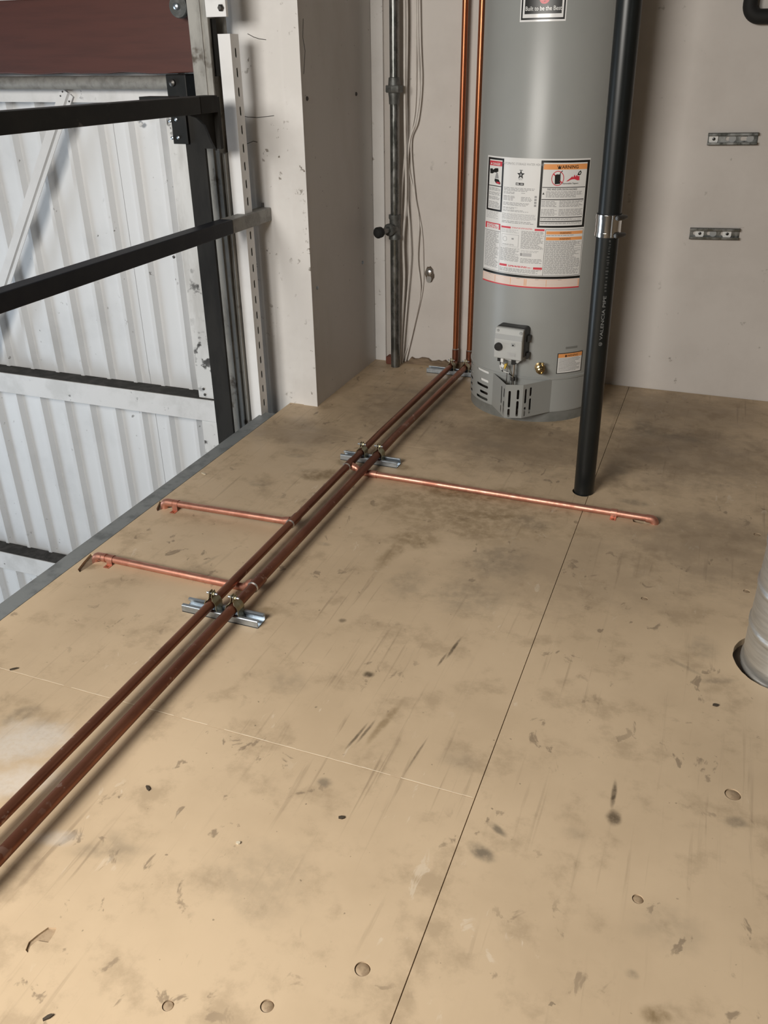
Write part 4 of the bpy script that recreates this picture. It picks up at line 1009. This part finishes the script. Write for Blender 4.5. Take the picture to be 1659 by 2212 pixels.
# ragged plywood strip and block at the foot of the back wall
a = AY(860, 795, WY-.02); pz = []
n = 24; xA, xB = AY(866, 797, 3.56).x, -.90
tp_ = [(xA+(xB-xA)*i/n, .026+.003*math.sin(i*1.3)+random.uniform(-.005, .006) if i > 1 else .008) for i in range(n+1)]
tag(MB().prism([(xA, 0.0005), (xB, 0.0005)]+tp_[::-1], lambda a, b, d: Vector((a, d, b)), 3.606, 3.6235).build('wood_strip', 'raw_wood', smooth=0), 'ragged bare plywood strip along the wall foot behind the copper risers', 'wood strip')
q = G(829, 797)
tag(MB().box(q.x-.016, q.x+.016, 3.565, 3.61, 0.0005, .036).build('red_block', 'brick_red', smooth=0, bevel=.004), 'small dark red block on the floor in the pilaster corner', 'block')

# short strut pieces fixed on the right wall
for (ax, ay, bx, by, lab, bolts) in ((1529, 300, 1637, 299, 'short steel strut piece on the right wall with one washer, upper of two', (.02,)),
                                     (1490, 503, 1597, 505, 'short steel strut piece on the right wall with two washers, lower of two', (.036, .135))):
    p0 = AY(ax, ay, WY); p1 = AY(bx, by, WY); e = (p1-p0); e.y = 0; L = e.length; e.normalize(); up = Vector((-e.z, 0, e.x))
    t = thing('wall_strut', lab, 'channel', p0)
    strut(t, lambda a, b, c, p0=p0, e=e, up=up: p0+e*a+up*b+Vector((0, -c-.0004, 0)), L, True, 'galv_dark')
    for u in bolts:
        MB().prism(rrect(-.0155, .0155, -.0140, .0140, .008), lambda a, b, d: p0+e*(u+a)+up*b+Vector((0, -d, 0)), .004, .0065)  .build('washer', 'insulation', t, smooth=0)
        MB().lathe([(.0055, 0), (.0055, .003), (.002, .004)], p0+e*(u+.001)+Vector((0, -.0064, 0)), 10, (0, -1, 0)).build('screw', 'ink_black', t)
    for u in ((.085, .145) if len(bolts) == 1 else (.085,)):
        MB().lathe([(.0125, 0), (.0125, .001)], p0+e*u+Vector((0, -.0031, 0)), 16, (0, -1, 0)).build('knockout', 'valve_band', t)

# black insulated hose on the wall, bent round a corner
h0 = AY(1632, -60, 3.594); h1 = AY(1634, 36, 3.594); h2 = AY(1760, 46, 3.60)
h1.x = h0.x
tag(MB().tube(fillet([h0+Vector((0, 0, .5)), h1, Vector((h1.x+.45, 3.594, h1.z))], .038, 10), .0235, 20).build('insulated_hose', 'rubber'), 'thick black foam-insulated pipe bending sideways on the wall above strut pieces', 'hose')

# ================================================================== SPIRAL DUCT
n_a, dz, z0, z1, pitch = 72, .004, -.12, 1.9, .105
m = MB(); rows = int((z1-z0)/dz)
for j in range(rows+1):
    z = z0+dz*j
    for k in range(n_a):
        a = 2*math.pi*k/n_a; ph = (z/pitch+k/n_a) % 1.0
        r = DUCT_R
        for c, wd, hh in ((.5, .075, .0034), (.18, .022, .0007), (.82, .022, .0007)):
            d_ = abs(ph-c)
            if d_ < wd: r += hh*(1 if d_ < wd*.6 else (wd-d_)/(wd*.4))
        m.v.append(Vector((DUCT.x+r*math.cos(a), DUCT.y+r*math.sin(a), z)))
m.f += [[j*n_a+k, j*n_a+(k+1) % n_a, (j+1)*n_a+(k+1) % n_a, (j+1)*n_a+k] for j in range(rows) for k in range(n_a)]
tag(m.build('spiral_duct', 'duct_zinc', smooth=50), 'galvanized spiral duct passing down through a hole in the floor', 'duct')

# ================================================================== SMALL DEBRIS
def chip(px, py, lx, ly, lz, rot, mat, lab, name='wood_chip'):
    p = G(px, py); c, s = math.cos(rot), math.sin(rot)
    o = [(-.5, -.35), (.1, -.5), (.5, -.2), (.42, .4), (-.1, .5), (-.48, .2)]
    o = [(a*lx+random.uniform(-.1, .1)*lx, b*ly) for a, b in o]
    m = MB().prism(o, lambda a, b, d: Vector((p.x+a*c-b*s, p.y+a*s+b*c, d)), .0003, lz)
    tag(m.build(name, mat, smooth=0), lab, 'chip')
chip(320, 1704, .016, .006, .003, -.6, 'chip_dark', 'dark wood chip on floor right of the copper mains below cross joint')
chip(738, 1767, .011, .007, .003, .3, 'chip_dark', 'dark crumb on the floor alone below the cross joint of plywood')
chip(515, 1822, .009, .006, .003, .2, 'chip_pale', 'tiny pale crumb on the floor between copper mains and long joint')
chip(170, 1027, .020, .005, .003, -.5, 'chip_pale', 'pale splinter lying on the steel deck edge') if False else None
chip(868, 1018, .018, .004, .002, -.4, 'chip_dark', 'dark splinter on floor beyond the branch pipe near strut end') if False else None
chip(440, 1024, .022, .006, .003, -.4, 'chip_pale', 'pale splinter on floor near the deck edge, beyond the branch pipes')
chip(1545, 1524, .013, .008, .003, .1, 'chip_dark', 'dark crumb on the floor in front of the spiral duct')
chip(1105, 1018, .016, .004, .002, -.5, 'chip_dark', 'thin dark splinter on floor between water heater and branch pipe') if False else None
chip(105, 2198, .014, .006, .003, .9, 'chip_dark', 'dark splinter near the crescent-shaped gouge in the floor')
chip(30, 1446, .018, .005, .003, .7, 'chip_dark', 'dark splinter on the floor at the left end of cross joint')
